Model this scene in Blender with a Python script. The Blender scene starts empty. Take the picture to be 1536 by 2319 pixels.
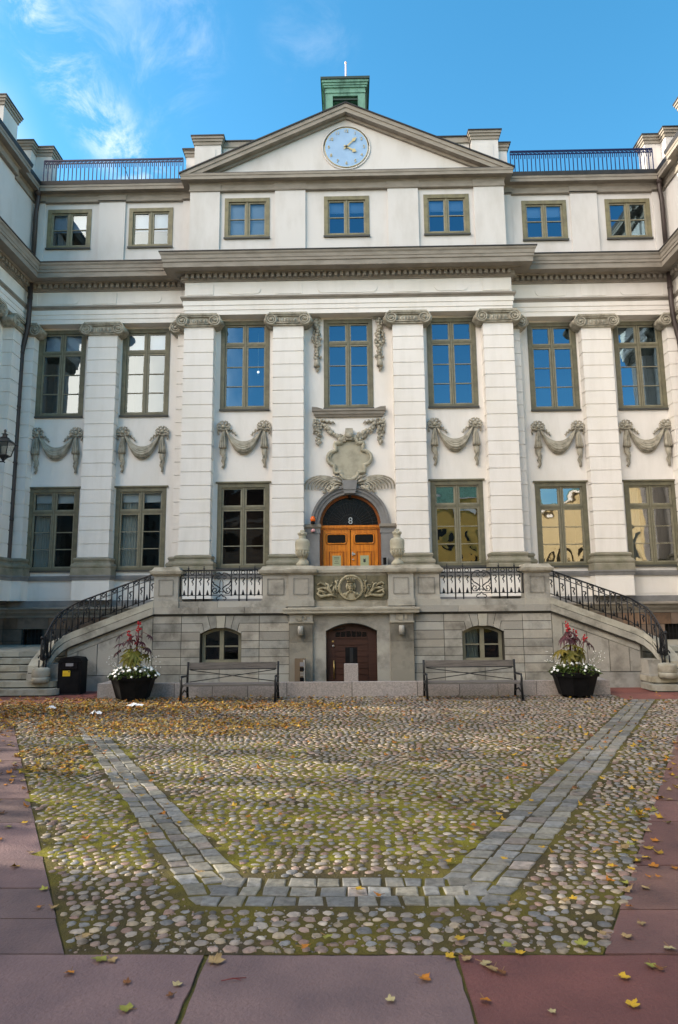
import bpy, bmesh, math, random
from mathutils import Vector, Matrix
from math import sin, cos, pi, radians, sqrt
random.seed(7)
SC = bpy.context.scene
COL = SC.collection
# ------------------------------------------------------------------ camera
F_, PIT, YAW, ROLL, EYE = 1501.4, .1485, .0168, .009, 1.65
_R = Vector((cos(YAW), sin(YAW), 0)); _F = Vector((-sin(YAW), cos(YAW), 0)); _Z = Vector((0, 0, 1))
_W = cos(PIT)*_F + sin(PIT)*_Z; _U = -sin(PIT)*_F + cos(PIT)*_Z
CR = cos(ROLL)*_R - sin(ROLL)*_U; CU = sin(ROLL)*_R + cos(ROLL)*_U; CW = _W
cd = bpy.data.cameras.new('camera'); cam = bpy.data.objects.new('camera', cd); COL.objects.link(cam)
M = Matrix.Identity(4)
for i in range(3):
    M[i][0] = CR[i]; M[i][1] = CU[i]; M[i][2] = -CW[i]
M[2][3] = EYE
cam.matrix_world = M
cd.sensor_fit = 'HORIZONTAL'; cd.sensor_width = 36; cd.lens = F_/1536*36
cd.clip_start = .05; cd.clip_end = 3000
SC.camera = cam
SC.render.resolution_x = 678; SC.render.resolution_y = 1024
def ground_pt(px, py):
    d = CW*F_ + CR*(px-768) + CU*(1159.5-py); d = d*(-EYE/d.z)
    return d.x, d.y
# ------------------------------------------------------------------ light
SUN_EL, SUN_AZ = radians(19), radians(-80)        # azimuth from +Y (behind the palace) towards -X (left)
sdir = Vector((sin(SUN_AZ)*cos(SUN_EL), cos(SUN_AZ)*cos(SUN_EL), sin(SUN_EL)))
sl = bpy.data.lights.new('sun', 'SUN'); sl.energy = 5.0; sl.angle = radians(.5); sl.color = (1, .88, .70)
so = bpy.data.objects.new('sun', sl); COL.objects.link(so); so.rotation_euler = (-sdir).to_track_quat('-Z', 'Y').to_euler()
SC.view_settings.view_transform = 'Standard'; SC.view_settings.look = 'None'
SC.view_settings.gamma = 1; SC.view_settings.exposure = 1.05
W = bpy.data.worlds.new('World'); SC.world = W; W.use_nodes = True
def build_world():
    nt = W.node_tree; N = nt.nodes; L = nt.links; N.clear()
    out = N.new('ShaderNodeOutputWorld'); bg = N.new('ShaderNodeBackground'); bg.inputs[1].default_value = .15
    sky = N.new('ShaderNodeTexSky'); sky.sky_type = 'NISHITA'; sky.sun_disc = False
    sky.sun_elevation = SUN_EL; sky.sun_rotation = SUN_AZ; sky.air_density = 1.0; sky.dust_density = .3; sky.ozone_density = 2.0
    tc = N.new('ShaderNodeTexCoord')
    def math_(op, a, b=None):
        n = N.new('ShaderNodeMath'); n.operation = op
        for i, v in enumerate((a, b)):
            if v is None: continue
            if isinstance(v, (int, float)): n.inputs[i].default_value = v
            else: L.new(v, n.inputs[i])
        return n.outputs[0]
    def rng(v, a, b, c=0., d=1.):
        n = N.new('ShaderNodeMapRange'); n.interpolation_type = 'SMOOTHSTEP'
        L.new(v, n.inputs[0])
        for i, q in enumerate((a, b, c, d)): n.inputs[i+1].default_value = q
        return n.outputs[0]
    def noise(scale, detail, stretch, seed=0, rough=.55, rot=0):
        mp = N.new('ShaderNodeMapping'); mp.inputs['Scale'].default_value = stretch; mp.inputs['Location'].default_value = (seed, seed*.7, 0)
        mp.inputs['Rotation'].default_value = (0, rot, 0)
        L.new(tc.outputs['Generated'], mp.inputs[0])
        n = N.new('ShaderNodeTexNoise'); n.inputs['Scale'].default_value = scale; n.inputs['Detail'].default_value = detail
        n.inputs['Roughness'].default_value = rough; n.inputs['Distortion'].default_value = .6
        L.new(mp.outputs[0], n.inputs['Vector']); return n.outputs[0]
    sp = N.new('ShaderNodeSeparateXYZ'); L.new(tc.outputs['Generated'], sp.inputs[0])
    X, Y, Z = sp.outputs
    # a long cirrus streak that leans over the left wing: distance from a plane through the eye
    n1 = noise(3.2, 9, (1, 1, 1), 2.3, .62)
    wob = math_('MULTIPLY', math_('SUBTRACT', n1, .5), .10)
    dpl = math_('ADD', math_('MULTIPLY', X, SA), math_('ADD', math_('MULTIPLY', Y, SB), math_('MULTIPLY', Z, SCC)))
    dist = math_('ABSOLUTE', math_('ADD', dpl, wob))
    streak = math_('MULTIPLY', rng(dist, .060, .0, 0, .62), rng(noise(11, 9, (1, 1, 1), 5.1, .68), .40, .66))
    streak = math_('MULTIPLY', streak, rng(X, -.15, -.26))
    def puff(d, r):
        v = N.new('ShaderNodeVectorMath'); v.operation = 'DOT_PRODUCT'; L.new(tc.outputs['Generated'], v.inputs[0]); v.inputs[1].default_value = d
        return rng(v.outputs['Value'], cos(r), cos(r*.15))
    pf = math_('MULTIPLY', math_('MULTIPLY', puff(P1, .13), rng(noise(8, 8, (1, 1, 1), 7.7, .65), .44, .72)), .34)
    pf2 = math_('MULTIPLY', math_('MULTIPLY', puff(P2, .07), rng(noise(9, 8, (1, 1, 1), 1.7, .65), .46, .74)), .12)
    streak = math_('MAXIMUM', streak, math_('MAXIMUM', pf, pf2))
    thin = math_('MULTIPLY', math_('MULTIPLY', rng(noise(2.6, 9, (1, 1, 2.2), 9.4, .6, .5), .55, .78), .14), rng(X, .12, -.1))
    glow = math_('MULTIPLY', rng(noise(5, 7, (1, 1, 1), 3.3), .35, .6), math_('MULTIPLY', rng(X, -.36, -.45), rng(Z, .66, .52)))
    front = math_('MAXIMUM', streak, math_('MAXIMUM', thin, math_('MULTIPLY', glow, .8)))
    # bright broken cloud in the half of the sky behind the viewer, mostly to the left
    left = math_('MULTIPLY', rng(X, -.14, -.32), rng(Y, .12, -.1))
    back = math_('MULTIPLY', left, rng(noise(2.2, 9, (1, 1, 1.6), 1.2), .10, .38))
    hs = N.new('ShaderNodeHueSaturation'); hs.inputs['Hue'].default_value = .485; hs.inputs['Saturation'].default_value = 1.3; hs.inputs['Value'].default_value = 1.22
    L.new(sky.outputs[0], hs.inputs['Color'])
    mx = N.new('ShaderNodeMix'); mx.data_type = 'RGBA'
    L.new(front, mx.inputs[0]); L.new(hs.outputs[0], mx.inputs[6]); mx.inputs[7].default_value = (4.6, 4.8, 5.1, 1)
    mb_ = N.new('ShaderNodeMix'); mb_.data_type = 'RGBA'; L.new(back, mb_.inputs[0]); L.new(mx.outputs[2], mb_.inputs[6]); mb_.inputs[7].default_value = (19.5, 17.2, 14.9, 1)
    L.new(mb_.outputs[2], bg.inputs[0]); L.new(bg.outputs[0], out.inputs[0])
# plane of the streak through the eye and two sight lines
def _dir(px, py): return (CW*F_ + CR*(px-768) + CU*(1159.5-py)).normalized()
P1 = _dir(300, 70); P2 = _dir(700, 90)
_n = _dir(60, 40).cross(_dir(290, 310)).normalized(); SA, SB, SCC = _n
build_world()
SC.render.engine = 'CYCLES'
# ------------------------------------------------------------------ materials
def srgb(r, g, b):
    f = lambda c: c/12.92 if c <= .04045 else ((c+.055)/1.055)**2.4
    return tuple(f(c/255) for c in (r, g, b))
def mat(name, c1, rough=.7, c2=None, scale=3., detail=6, lo=.4, hi=.62, bump=0., bscale=40., metallic=0., tint=False, stretch=None, c3=None, s3=1., lo3=.5, hi3=.7, spec=.4, amt=1.):
    m = bpy.data.materials.new(name); m.use_nodes = True
    N = m.node_tree.nodes; L = m.node_tree.links; b = N['Principled BSDF']
    b.inputs['Roughness'].default_value = rough; b.inputs['Metallic'].default_value = metallic
    b.inputs['Specular IOR Level'].default_value = spec
    c1 = tuple(c1)+(1,); last = None
    tc = N.new('ShaderNodeTexCoord')
    def nz(scale, detail, stretch=None):
        n = N.new('ShaderNodeTexNoise'); n.inputs['Scale'].default_value = scale; n.inputs['Detail'].default_value = detail; n.inputs['Roughness'].default_value = .6
        src = tc.outputs['Object']
        if stretch:
            mp = N.new('ShaderNodeMapping'); mp.inputs['Scale'].default_value = stretch; L.new(src, mp.inputs[0]); src = mp.outputs[0]
        L.new(src, n.inputs['Vector']); return n.outputs[0]
    def mixc(fac, a, bcol, blend='MIX'):
        x = N.new('ShaderNodeMix'); x.data_type = 'RGBA'; x.blend_type = blend
        if isinstance(fac, float): x.inputs[0].default_value = fac
        else: L.new(fac, x.inputs[0])
        for i, v in ((6, a), (7, bcol)):
            if isinstance(v, tuple): x.inputs[i].default_value = v
            else: L.new(v, x.inputs[i])
        return x.outputs[2]
    def ramp(v, lo, hi, a=0., bq=1.):
        r = N.new('ShaderNodeMapRange'); L.new(v, r.inputs[0])
        for i, q in enumerate((lo, hi, a, bq)): r.inputs[i+1].default_value = q
        return r.outputs[0]
    last = c1
    if c2: last = mixc(ramp(nz(scale, detail, stretch), lo, hi, 0., amt), last, tuple(c2)+(1,))
    if c3: last = mixc(ramp(nz(s3, 5), lo3, hi3), last, tuple(c3)+(1,))
    if tint:
        a = N.new('ShaderNodeAttribute'); a.attribute_name = 'tint'; last = mixc(1., last, a.outputs['Color'], 'MULTIPLY')
    if isinstance(last, tuple): b.inputs['Base Color'].default_value = last
    else: L.new(last, b.inputs['Base Color'])
    if bump:
        bp = N.new('ShaderNodeBump'); bp.inputs['Strength'].default_value = bump; bp.inputs['Distance'].default_value = .02
        L.new(nz(bscale, 5), bp.inputs['Height']); L.new(bp.outputs[0], b.inputs['Normal'])
    return m
def emis(name, c, s):
    m = bpy.data.materials.new(name); m.use_nodes = True; b = m.node_tree.nodes['Principled BSDF']
    b.inputs['Base Color'].default_value = tuple(c)+(1,); b.inputs['Emission Color'].default_value = tuple(c)+(1,); b.inputs['Emission Strength'].default_value = s
    return m
def glassmat(name, fac=.42, tint=(.75, .8, .8), wav=.03, gcol=(.95, .97, 1), fk=1.):
    m = bpy.data.materials.new(name); m.use_nodes = True; N = m.node_tree.nodes; L = m.node_tree.links; N.clear()
    o = N.new('ShaderNodeOutputMaterial'); mx = N.new('ShaderNodeMixShader'); g = N.new('ShaderNodeBsdfGlossy'); t = N.new('ShaderNodeBsdfTransparent')
    g.inputs['Roughness'].default_value = .012; g.inputs['Color'].default_value = tuple(gcol)+(1,); t.inputs[0].default_value = tuple(tint)+(1,)
    tc = N.new('ShaderNodeTexCoord'); n = N.new('ShaderNodeTexNoise'); n.noise_dimensions = '4D'; n.inputs['Scale'].default_value = 1.5; n.inputs['Detail'].default_value = 1.5
    oi = N.new('ShaderNodeObjectInfo'); mm = N.new('ShaderNodeMath'); mm.operation = 'MULTIPLY'; mm.inputs[1].default_value = 50; L.new(oi.outputs['Random'], mm.inputs[0]); L.new(mm.outputs[0], n.inputs['W'])
    L.new(tc.outputs['Object'], n.inputs['Vector'])
    bp = N.new('ShaderNodeBump'); bp.inputs['Strength'].default_value = wav; bp.inputs['Distance'].default_value = .12; L.new(n.outputs[0], bp.inputs['Height']); L.new(bp.outputs[0], g.inputs['Normal'])
    fr = N.new('ShaderNodeFresnel'); fr.inputs[0].default_value = 1.6
    ma = N.new('ShaderNodeMath'); ma.operation = 'ADD'; ma.use_clamp = True; ma.inputs[1].default_value = fac; mf = N.new('ShaderNodeMath'); mf.operation = 'MULTIPLY'; mf.inputs[1].default_value = fk; L.new(fr.outputs[0], mf.inputs[0]); L.new(mf.outputs[0], ma.inputs[0])
    L.new(ma.outputs[0], mx.inputs[0]); L.new(t.outputs[0], mx.inputs[1]); L.new(g.outputs[0], mx.inputs[2]); L.new(mx.outputs[0], o.inputs[0])
    return m
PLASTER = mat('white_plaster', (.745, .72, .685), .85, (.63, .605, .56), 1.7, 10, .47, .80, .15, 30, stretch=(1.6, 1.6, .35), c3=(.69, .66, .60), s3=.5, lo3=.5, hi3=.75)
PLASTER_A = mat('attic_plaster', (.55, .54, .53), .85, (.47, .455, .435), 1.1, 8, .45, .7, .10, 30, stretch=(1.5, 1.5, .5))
GREYP = mat('grey_trim_paint', (.255, .232, .198), .75, (.19, .170, .142), 2.2, 7, .4, .68, .1, 30, stretch=(1, 1, 3))
GREYS = mat('grey_blue_plinth', (.21, .21, .21), .8, (.15, .15, .15), 2.5, 7, .4, .65, .1, 30)
GREYC = mat('carved_grey_stone', (.37, .345, .28), .85, (.20, .185, .145), 6, 8, .44, .66, .35, 45)
CART = mat('cartouche_stone', (.40, .375, .29), .85, (.29, .275, .21), 4, 8, .42, .66, .2, 45)
BASEST = mat('pilaster_base_stone', (.25, .235, .185), .85, (.17, .165, .115), 3, 8, .42, .64, .25, 45)
WINP = mat('olive_window_paint', (.150, .140, .088), .55, (.105, .10, .066), 4, 6, .42, .62, .1, 50)
WINA = mat('olive_attic_paint', (.190, .172, .098), .55, (.13, .12, .075), 4, 6, .42, .62, .1, 50)
SASH = mat('light_olive_sash', (.235, .22, .155), .55, (.18, .17, .12), 5, 6, .42, .62)
DARKS = mat('dark_sill', (.055, .056, .05), .6)
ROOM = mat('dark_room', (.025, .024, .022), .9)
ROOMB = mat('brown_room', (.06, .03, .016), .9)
BLIND = mat('white_blind', (.62, .66, .70), .8)
CURT = mat('net_curtain', (.50, .50, .46), .9)
GLASS = glassmat('window_glass', .40)
GLASSU = glassmat('sky_blue_window_glass', .20, (.5, .65, .8), .03, (.52, .78, 1.))
GLASSL = glassmat('pale_window_glass', .10, (.7, .8, .9), .03, (.80, .93, 1.))
GLASSB = glassmat('reflective_window_glass', .19, (.6, .7, .75), .03)
METAL = mat('dark_roof_metal', (.016, .015, .016), .5, (.03, .026, .024), 3, 5, .4, .6)
COPPER = mat('green_copper', (.13, .27, .21), .6, (.05, .12, .09), 3.5, 7, .45, .65, .1, 20, stretch=(1, 1, .3))
COPPERD = mat('dark_copper', (.02, .04, .032), .55)
PIPE = mat('brown_downpipe', (.045, .032, .030), .5, (.03, .022, .02), 3, 5)
IRON = mat('black_iron', (.010, .011, .014), .45)
IRONB = mat('blue_black_iron', (.007, .009, .055), .45)
TSTONE = mat('terrace_stone', (.345, .332, .295), .85, (.12, .113, .097), 2.0, 10, .47, .74, .3, 30, c3=(.40, .385, .34), s3=3.4, lo3=.54, hi3=.72, tint=True)
TCAP = mat('terrace_cap_stone', (.35, .325, .265), .85, (.17, .155, .118), 3.2, 9, .45, .70, .3, 35)
RELIEFD = mat('shaded_relief_ground', (.15, .135, .085), .9, (.08, .072, .045), 5, 8, .42, .64, .2, 40)  # recess shade between the carvings is painted into this darker ground colour
RELIEF = mat('relief_sandstone', (.36, .32, .215), .9, (.17, .15, .09), 6, 9, .45, .62, .3, 45)
JOINT_AND_SHADE = mat('dark_joint_and_shade', (.045, .043, .036), .95)
BROWNST = mat('brown_sandstone', (.20, .135, .095), .9, (.11, .08, .06), 3, 8, .42, .65, .3, 30, tint=True)
GRAN = mat('pink_grey_granite', (.37, .33, .31), .8, (.26, .235, .225), 40, 4, .4, .6, .12, 90, c3=(.27, .245, .23), s3=2.5, lo3=.5, hi3=.75, tint=True)
STEP = mat('step_granite', (.33, .32, .27), .85, (.21, .19, .14), 3.5, 9, .45, .66, .2, 60, tint=True)
OAK = mat('orange_varnished_oak', (.66, .225, .014), .35, (.48, .14, .008), 3, 7, .4, .62, stretch=(7, 7, .7))
OAKD = mat('dark_varnished_oak', (.26, .07, .006), .4)
BROWND = mat('brown_painted_door', (.055, .020, .012), .5, (.04, .014, .009), 5, 6, stretch=(.6, 1, 8))
BLACKG = mat('black_glass', (.006, .006, .008), .22, spec=.25)
BRASS = mat('brass', (.55, .40, .16), .35, metallic=.9)
GOLD = mat('gold_paint', (.50, .42, .22), .45)
DIAL = mat('pale_blue_dial', (.27, .42, .62), .6, (.24, .38, .57), 3, 5)
STEEL = mat('steel', (.5, .5, .5), .35, metallic=.9)
WHITEP = mat('white_paint', (.75, .74, .72), .6)
PINKR = mat('red_white_pole', (.70, .52, .50), .6)
PLAQ = mat('greenish_plaque', (.33, .36, .22), .4)
INK = mat('dark_ink', (.03, .03, .03), .7)
BLACKP = mat('black_plastic', (.007, .007, .008), .55, (.011, .011, .012), 6, 5, .4, .6, .05, 60, spec=.06)
YELL = mat('yellow_sticker', (.72, .48, .02), .5)
GREYPL = mat('grey_plate', (.22, .22, .24), .5)
AMBER = mat('amber_plastic', (.75, .13, .01), .25)
ALARM = mat('pink_alarm_cover', (.70, .36, .36), .4)
TAUPE = mat('taupe_metal', (.17, .125, .085), .5, metallic=.3)
LAMPM = mat('matt_grey_lamp', (.34, .33, .30), .5)
WOOD = mat('weathered_wood', (.16, .145, .135), .85, (.085, .078, .072), 4, 8, .4, .62, .3, 30, stretch=(.8, 14, 14))
GLASSR = glassmat('wavy_old_window_glass', .19, (.6, .7, .75), .10)
GLASSD = glassmat('dim_window_glass', .0, (.7, .75, .75), .04, (.9, .95, 1.), .45)
LANTG = glassmat('lantern_glass', .10, (.85, .85, .8), .05)
YELW = mat('yellow_render', (.62, .40, .10), .85, (.52, .33, .08), .5, 5)
STEM = mat('red_plant_stem', (.13, .02, .02), .6)
def leafmat(name, c1, c2, rough=.6):
    m = mat(name, c1, rough, c2, 9, 4, .4, .6, tint=True)
    return m
LEAFG = leafmat('green_foliage', (.10, .15, .025), (.055, .10, .015))
LEAFC = leafmat('castor_leaf', (.14, .115, .008), (.085, .085, .008))
LEAFR = leafmat('dark_red_leaf', (.085, .022, .028), (.05, .02, .025))
SEEDR = mat('red_seed_pod', (.42, .012, .02), .6)
PETAL = mat('white_petal', (.78, .79, .76), .6)
FALL = leafmat('fallen_leaf', (.62, .62, .62), (.42, .40, .38), .7)
PAPER = mat('white_paper', (.78, .79, .82), .8)
# ------------------------------------------------------------------ mesh builder
class MB:
    def __init__(s): s.v = []; s.f = []; s.m = []; s.s = []; s.c = []; s.mats = []; s.tint = None
    def mi(s, mt):
        if mt not in s.mats: s.mats.append(mt)
        return s.mats.index(mt)
    def add(s, vs, fs, mt, smooth=False, tint=None):
        o = len(s.v); s.v += [tuple(v) for v in vs]; k = s.mi(mt)
        for f in fs:
            s.f.append([i+o for i in f]); s.m.append(k); s.s.append(smooth); s.c.append(tint or (1, 1, 1))
        return s
    def box(s, x0, x1, y0, y1, z0, z1, mt, tint=None):
        if x0 > x1: x0, x1 = x1, x0
        v = [(x, y, z) for z in (z0, z1) for y in (y0, y1) for x in (x0, x1)]
        return s.add(v, [(0, 2, 3, 1), (4, 5, 7, 6), (0, 1, 5, 4), (2, 6, 7, 3), (0, 4, 6, 2), (1, 3, 7, 5)], mt, False, tint)
    def prism(s, poly, a0, a1, mt, axis='y', tint=None, smooth=False):
        n = len(poly)
        if axis == 'y': p = lambda q, a: (q[0], a, q[1])
        elif axis == 'x': p = lambda q, a: (a, q[0], q[1])
        else: p = lambda q, a: (q[0], q[1], a)
        v = [p(q, a0) for q in poly]+[p(q, a1) for q in poly]
        return s.add(v, [tuple(range(n)), tuple(range(2*n-1, n-1, -1))]+[(i, (i+1) % n, n+(i+1) % n, n+i) for i in range(n)], mt, smooth, tint)
    def tube(s, pts, r, mt, n=6, closed=False, flat=1., tint=None):
        pts = [Vector(p) for p in pts]; k = len(pts); rr = r if isinstance(r, (list, tuple)) else [r]*k
        vs = []
        for i, p in enumerate(pts):
            a = pts[(i-1) % k] if (closed or i) else p; b = pts[(i+1) % k] if (closed or i < k-1) else p
            t = (b-a)
            t = t.normalized() if t.length > 1e-9 else Vector((0, 0, 1))
            ref = Vector((0, 1, 0)) if abs(t.y) < .9 else Vector((1, 0, 0))
            e1 = t.cross(ref).normalized(); e2 = t.cross(e1).normalized()
            for j in range(n):
                an = 2*pi*j/n+pi/n; vs.append(p+(e1*cos(an)+e2*sin(an)*flat)*rr[i])
        fs = []
        for i in range(k if closed else k-1):
            for j in range(n):
                a = i*n+j; b = i*n+(j+1) % n; c = ((i+1) % k)*n+(j+1) % n; d = ((i+1) % k)*n+j; fs.append((a, b, c, d))
        if not closed: fs += [tuple(range(n)), tuple(range(k*n-1, k*n-n-1, -1))]
        return s.add(vs, fs, mt, n > 4, tint)
    def lathe(s, prof, c, mt, n=20, smooth=True, a0=0., rot=0.):
        vs = []; k = len(prof)
        for r, z in prof:
            for j in range(n):
                an = 2*pi*j/n+rot; vs.append((c[0]+r*cos(an), c[1]+r*sin(an), c[2]+z))
        fs = [(i*n+j, i*n+(j+1) % n, (i+1)*n+(j+1) % n, (i+1)*n+j) for i in range(k-1) for j in range(n)]
        fs += [tuple(range(n)), tuple(range(k*n-1, k*n-n-1, -1))]
        return s.add(vs, fs, mt, smooth)
    def ball(s, c, r, mt, n=8, sc=(1, 1, 1), tint=None):
        vs = [(c[0], c[1], c[2]-r*sc[2])]; m = max(3, n//2)
        for i in range(1, m):
            ph = pi*i/m
            for j in range(n):
                an = 2*pi*j/n; vs.append((c[0]+r*sc[0]*sin(ph)*cos(an), c[1]+r*sc[1]*sin(ph)*sin(an), c[2]-r*sc[2]*cos(ph)))
        vs.append((c[0], c[1], c[2]+r*sc[2])); L_ = len(vs)-1
        fs = [(0, 1+(j+1) % n, 1+j) for j in range(n)]
        for i in range(m-2):
            fs += [(1+i*n+j, 1+i*n+(j+1) % n, 1+(i+1)*n+(j+1) % n, 1+(i+1)*n+j) for j in range(n)]
        fs += [(1+(m-2)*n+j, 1+(m-2)*n+(j+1) % n, L_) for j in range(n)]
        return s.add(vs, fs, mt, True, tint)
    def sweep(s, path, prof, mt=None, caps=True):
        """path: plan polyline, outward = right of travel; prof: (out, z, mat) closed polygon"""
        P = [Vector((p[0], p[1])) for p in path]; k = len(P); n = len(prof); rings = []
        for i, p in enumerate(P):
            d0 = (P[i]-P[i-1]).normalized() if i else None; d1 = (P[i+1]-P[i]).normalized() if i < k-1 else None
            if d0 is None: d0 = d1
            if d1 is None: d1 = d0
            n0 = Vector((d0.y, -d0.x)); n1 = Vector((d1.y, -d1.x)); m = (n0+n1); m = m/(1+n0.dot(n1))
            rings.append([(p.x+m.x*q[0], p.y+m.y*q[0], q[1]) for q in prof])
        for j in range(n):
            mm = prof[j][2] if len(prof[j]) > 2 else mt
            vs = []; fs = []
            for i in range(k): vs += [rings[i][j], rings[i][(j+1) % n]]
            for i in range(k-1): fs.append((2*i, 2*i+1, 2*i+3, 2*i+2))
            s.add(vs, fs, mm)
        if caps:
            mm = prof[0][2] if len(prof[0]) > 2 else mt
            s.add(rings[0], [tuple(range(n))], mm); s.add(rings[-1], [tuple(range(n-1, -1, -1))], mm)
        return s
    def text(s, body, size, loc, mt, depth=.01, align='CENTER', rotx=90):
        cu = bpy.data.curves.new('lettering', 'FONT'); cu.body = body; cu.size = size; cu.extrude = depth/2; cu.align_x = align; cu.align_y = 'CENTER'
        ob = bpy.data.objects.new('lettering', cu); COL.objects.link(ob); bpy.context.view_layer.update()
        me = bpy.data.meshes.new_from_object(ob.evaluated_get(bpy.context.evaluated_depsgraph_get()))
        R = Matrix.Rotation(radians(rotx), 4, 'X'); vs = [R @ v.co + Vector(loc) for v in me.vertices]
        s.add(vs, [tuple(p.vertices) for p in me.polygons], mt)
        bpy.data.objects.remove(ob); bpy.data.curves.remove(cu); bpy.data.meshes.remove(me); return s
    def mirror(s):
        n = len(s.v); s.v += [(-x, y, z) for x, y, z in s.v]; k = len(s.f)
        for i in range(k): s.f.append([q+n for q in reversed(s.f[i])])
        s.m += s.m; s.s += s.s; s.c += s.c; return s
    def mesh(s, name):
        me = bpy.data.meshes.new(name); me.from_pydata(s.v, [], s.f); 
        for m in s.mats: me.materials.append(m)
        me.polygons.foreach_set('material_index', s.m); me.polygons.foreach_set('use_smooth', s.s)
        if any(c != (1, 1, 1) for c in s.c):
            at = me.color_attributes.new('tint', 'FLOAT_COLOR', 'CORNER'); d = []
            for p, c in zip(me.polygons, s.c): d += [c[0], c[1], c[2], 1.]*p.loop_total
            at.data.foreach_set('color', d)
        elif any(m.name in TINTED for m in s.mats):
            at = me.color_attributes.new('tint', 'FLOAT_COLOR', 'CORNER'); at.data.foreach_set('color', [1.]*4*len(me.loops))
        bm = bmesh.new(); bm.from_mesh(me); bmesh.ops.recalc_face_normals(bm, faces=bm.faces); bm.to_mesh(me); bm.free()
        me.update(); return me
    def build(s, name, parent=None, loc=(0, 0, 0), rz=0.):
        o = bpy.data.objects.new(name, s.mesh(name)); COL.objects.link(o); o.location = loc; o.rotation_euler = (0, 0, rz)
        if parent: o.parent = parent
        return o
TINTED = {m.name for m in bpy.data.materials if m.use_nodes and any(n.bl_idname == 'ShaderNodeAttribute' for n in m.node_tree.nodes)}
def tag(o, label=None, cat=None, group=None, kind=None):
    for k, v in (('label', label), ('category', cat), ('group', group), ('kind', kind)):
        if v: o[k] = v
    return o
def empty(name, loc=(0, 0, 0), rz=0.):
    o = bpy.data.objects.new(name, None); COL.objects.link(o); o.location = loc; o.rotation_euler = (0, 0, rz); o.empty_display_size = .2; return o
def copy_tree(o, parent=None, loc=None, rz=None):
    c = o.copy(); COL.objects.link(c); c.parent = parent
    if loc is not None: c.location = loc
    if rz is not None: c.rotation_euler = (0, 0, rz)
    for ch in list(o.children): copy_tree(ch, c)
    return c
def rt(a=.82, b=1.12, warm=.05):
    k = random.uniform(a, b); w = random.uniform(-warm, warm); return (k*(1+w), k, k*(1-w))
def arc(cx, cz, r, a0, a1, n): return [(cx+r*cos(a0+(a1-a0)*i/n), cz+r*sin(a0+(a1-a0)*i/n)) for i in range(n+1)]
# ================================================================== PALACE
YC, YW = 17.82, 18.25            # wall planes: middle block, side bays
EC, EW, EX, ES = 17.5, 17.94, 4.59, 9.28
palace = tag(empty('palace', (0, 17.5, 0)), 'white plastered baroque palace with grey pilasters trim, gabled clock pediment and rows of olive windows', 'palace')
def pp(o):                       # world-placed part of the palace
    o.parent = palace; o.location = Vector(o.location)-Vector(palace.location); return o
def wall_grid(mb, f, u0, u1, z0, z1, holes, mt, reveal=.14):
    us = sorted({u0, u1, *[h[0] for h in holes], *[h[1] for h in holes]}); zs = sorted({z0, z1, *[h[2] for h in holes], *[h[3] for h in holes]})
    us = [u for u in us if u0 <= u <= u1]; zs = [z for z in zs if z0 <= z <= z1]
    for a, b in zip(us, us[1:]):
        for c, d in zip(zs, zs[1:]):
            mu, mz = (a+b)/2, (c+d)/2
            if any(h[0] < mu < h[1] and h[2] < mz < h[3] for h in holes): continue
            mb.add([f(a, c, 0), f(b, c, 0), f(b, d, 0), f(a, d, 0)], [(0, 1, 2, 3)], mt)
    for a, b, c, d in holes:
        mb.add([f(a, c, 0), f(b, c, 0), f(b, d, 0), f(a, d, 0), f(a, c, reveal), f(b, c, reveal), f(b, d, reveal), f(a, d, reveal)],
               [(0, 1, 5, 4), (1, 2, 6, 5), (2, 3, 7, 6), (3, 0, 4, 7)], mt)
WX = [2.91, 5.86, 8.32]
WEND = 15.0     # the side wings are short returns: their front ends here
def hole(c, w, z0, z1): return (c-w/2+.01, c+w/2-.01, z0+.01, z1-.01)
MW, GW, AW = (1.38, 7.19, 9.84), (1.42, 2.78, 5.14), (1.32, 12.38, 13.68)
mb = MB()
hc = [hole(0, *MW)]+[hole(s*2.91, *q) for s in (-1, 1) for q in (MW, GW)]+[(-1., 1., 1.7, 4.95)]
wall_grid(mb, lambda u, z, d: (u, YC+d, z), -4.60, 4.60, 1.0, 9.95, hc, PLASTER)
arch = [(.9*cos(a), 3.97+.9*sin(a)) for a in [pi*i/24 for i in range(25)]]
mb.prism(arch+[(-1, 3.97), (-1, 4.95), (1, 4.95), (1, 3.97)], YC, YC+.1, PLASTER)
for s in (-1, 1):
    hw = [hole(s*x, *q) for x in WX[1:] for q in (MW, GW)]
    wall_grid(mb, lambda u, z, d: (u, YW+d, z), *( (4.6, 9.6) if s > 0 else (-9.6, -4.6)), 1.55, 9.95, hw, PLASTER)
    wall_grid(mb, lambda u, z, d: (s*(9.58+d), u, z), WEND+.3, YW, 1.55, 9.95, [], PLASTER); mb.box(s*9.58, s*19, WEND+.3, WEND+.5, 0, 9.95, PLASTER)
    mb.box(s*4.575, s*4.62, YC, YW, 1.0, 9.95, PLASTER)
pp(mb.build('wall'))
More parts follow.
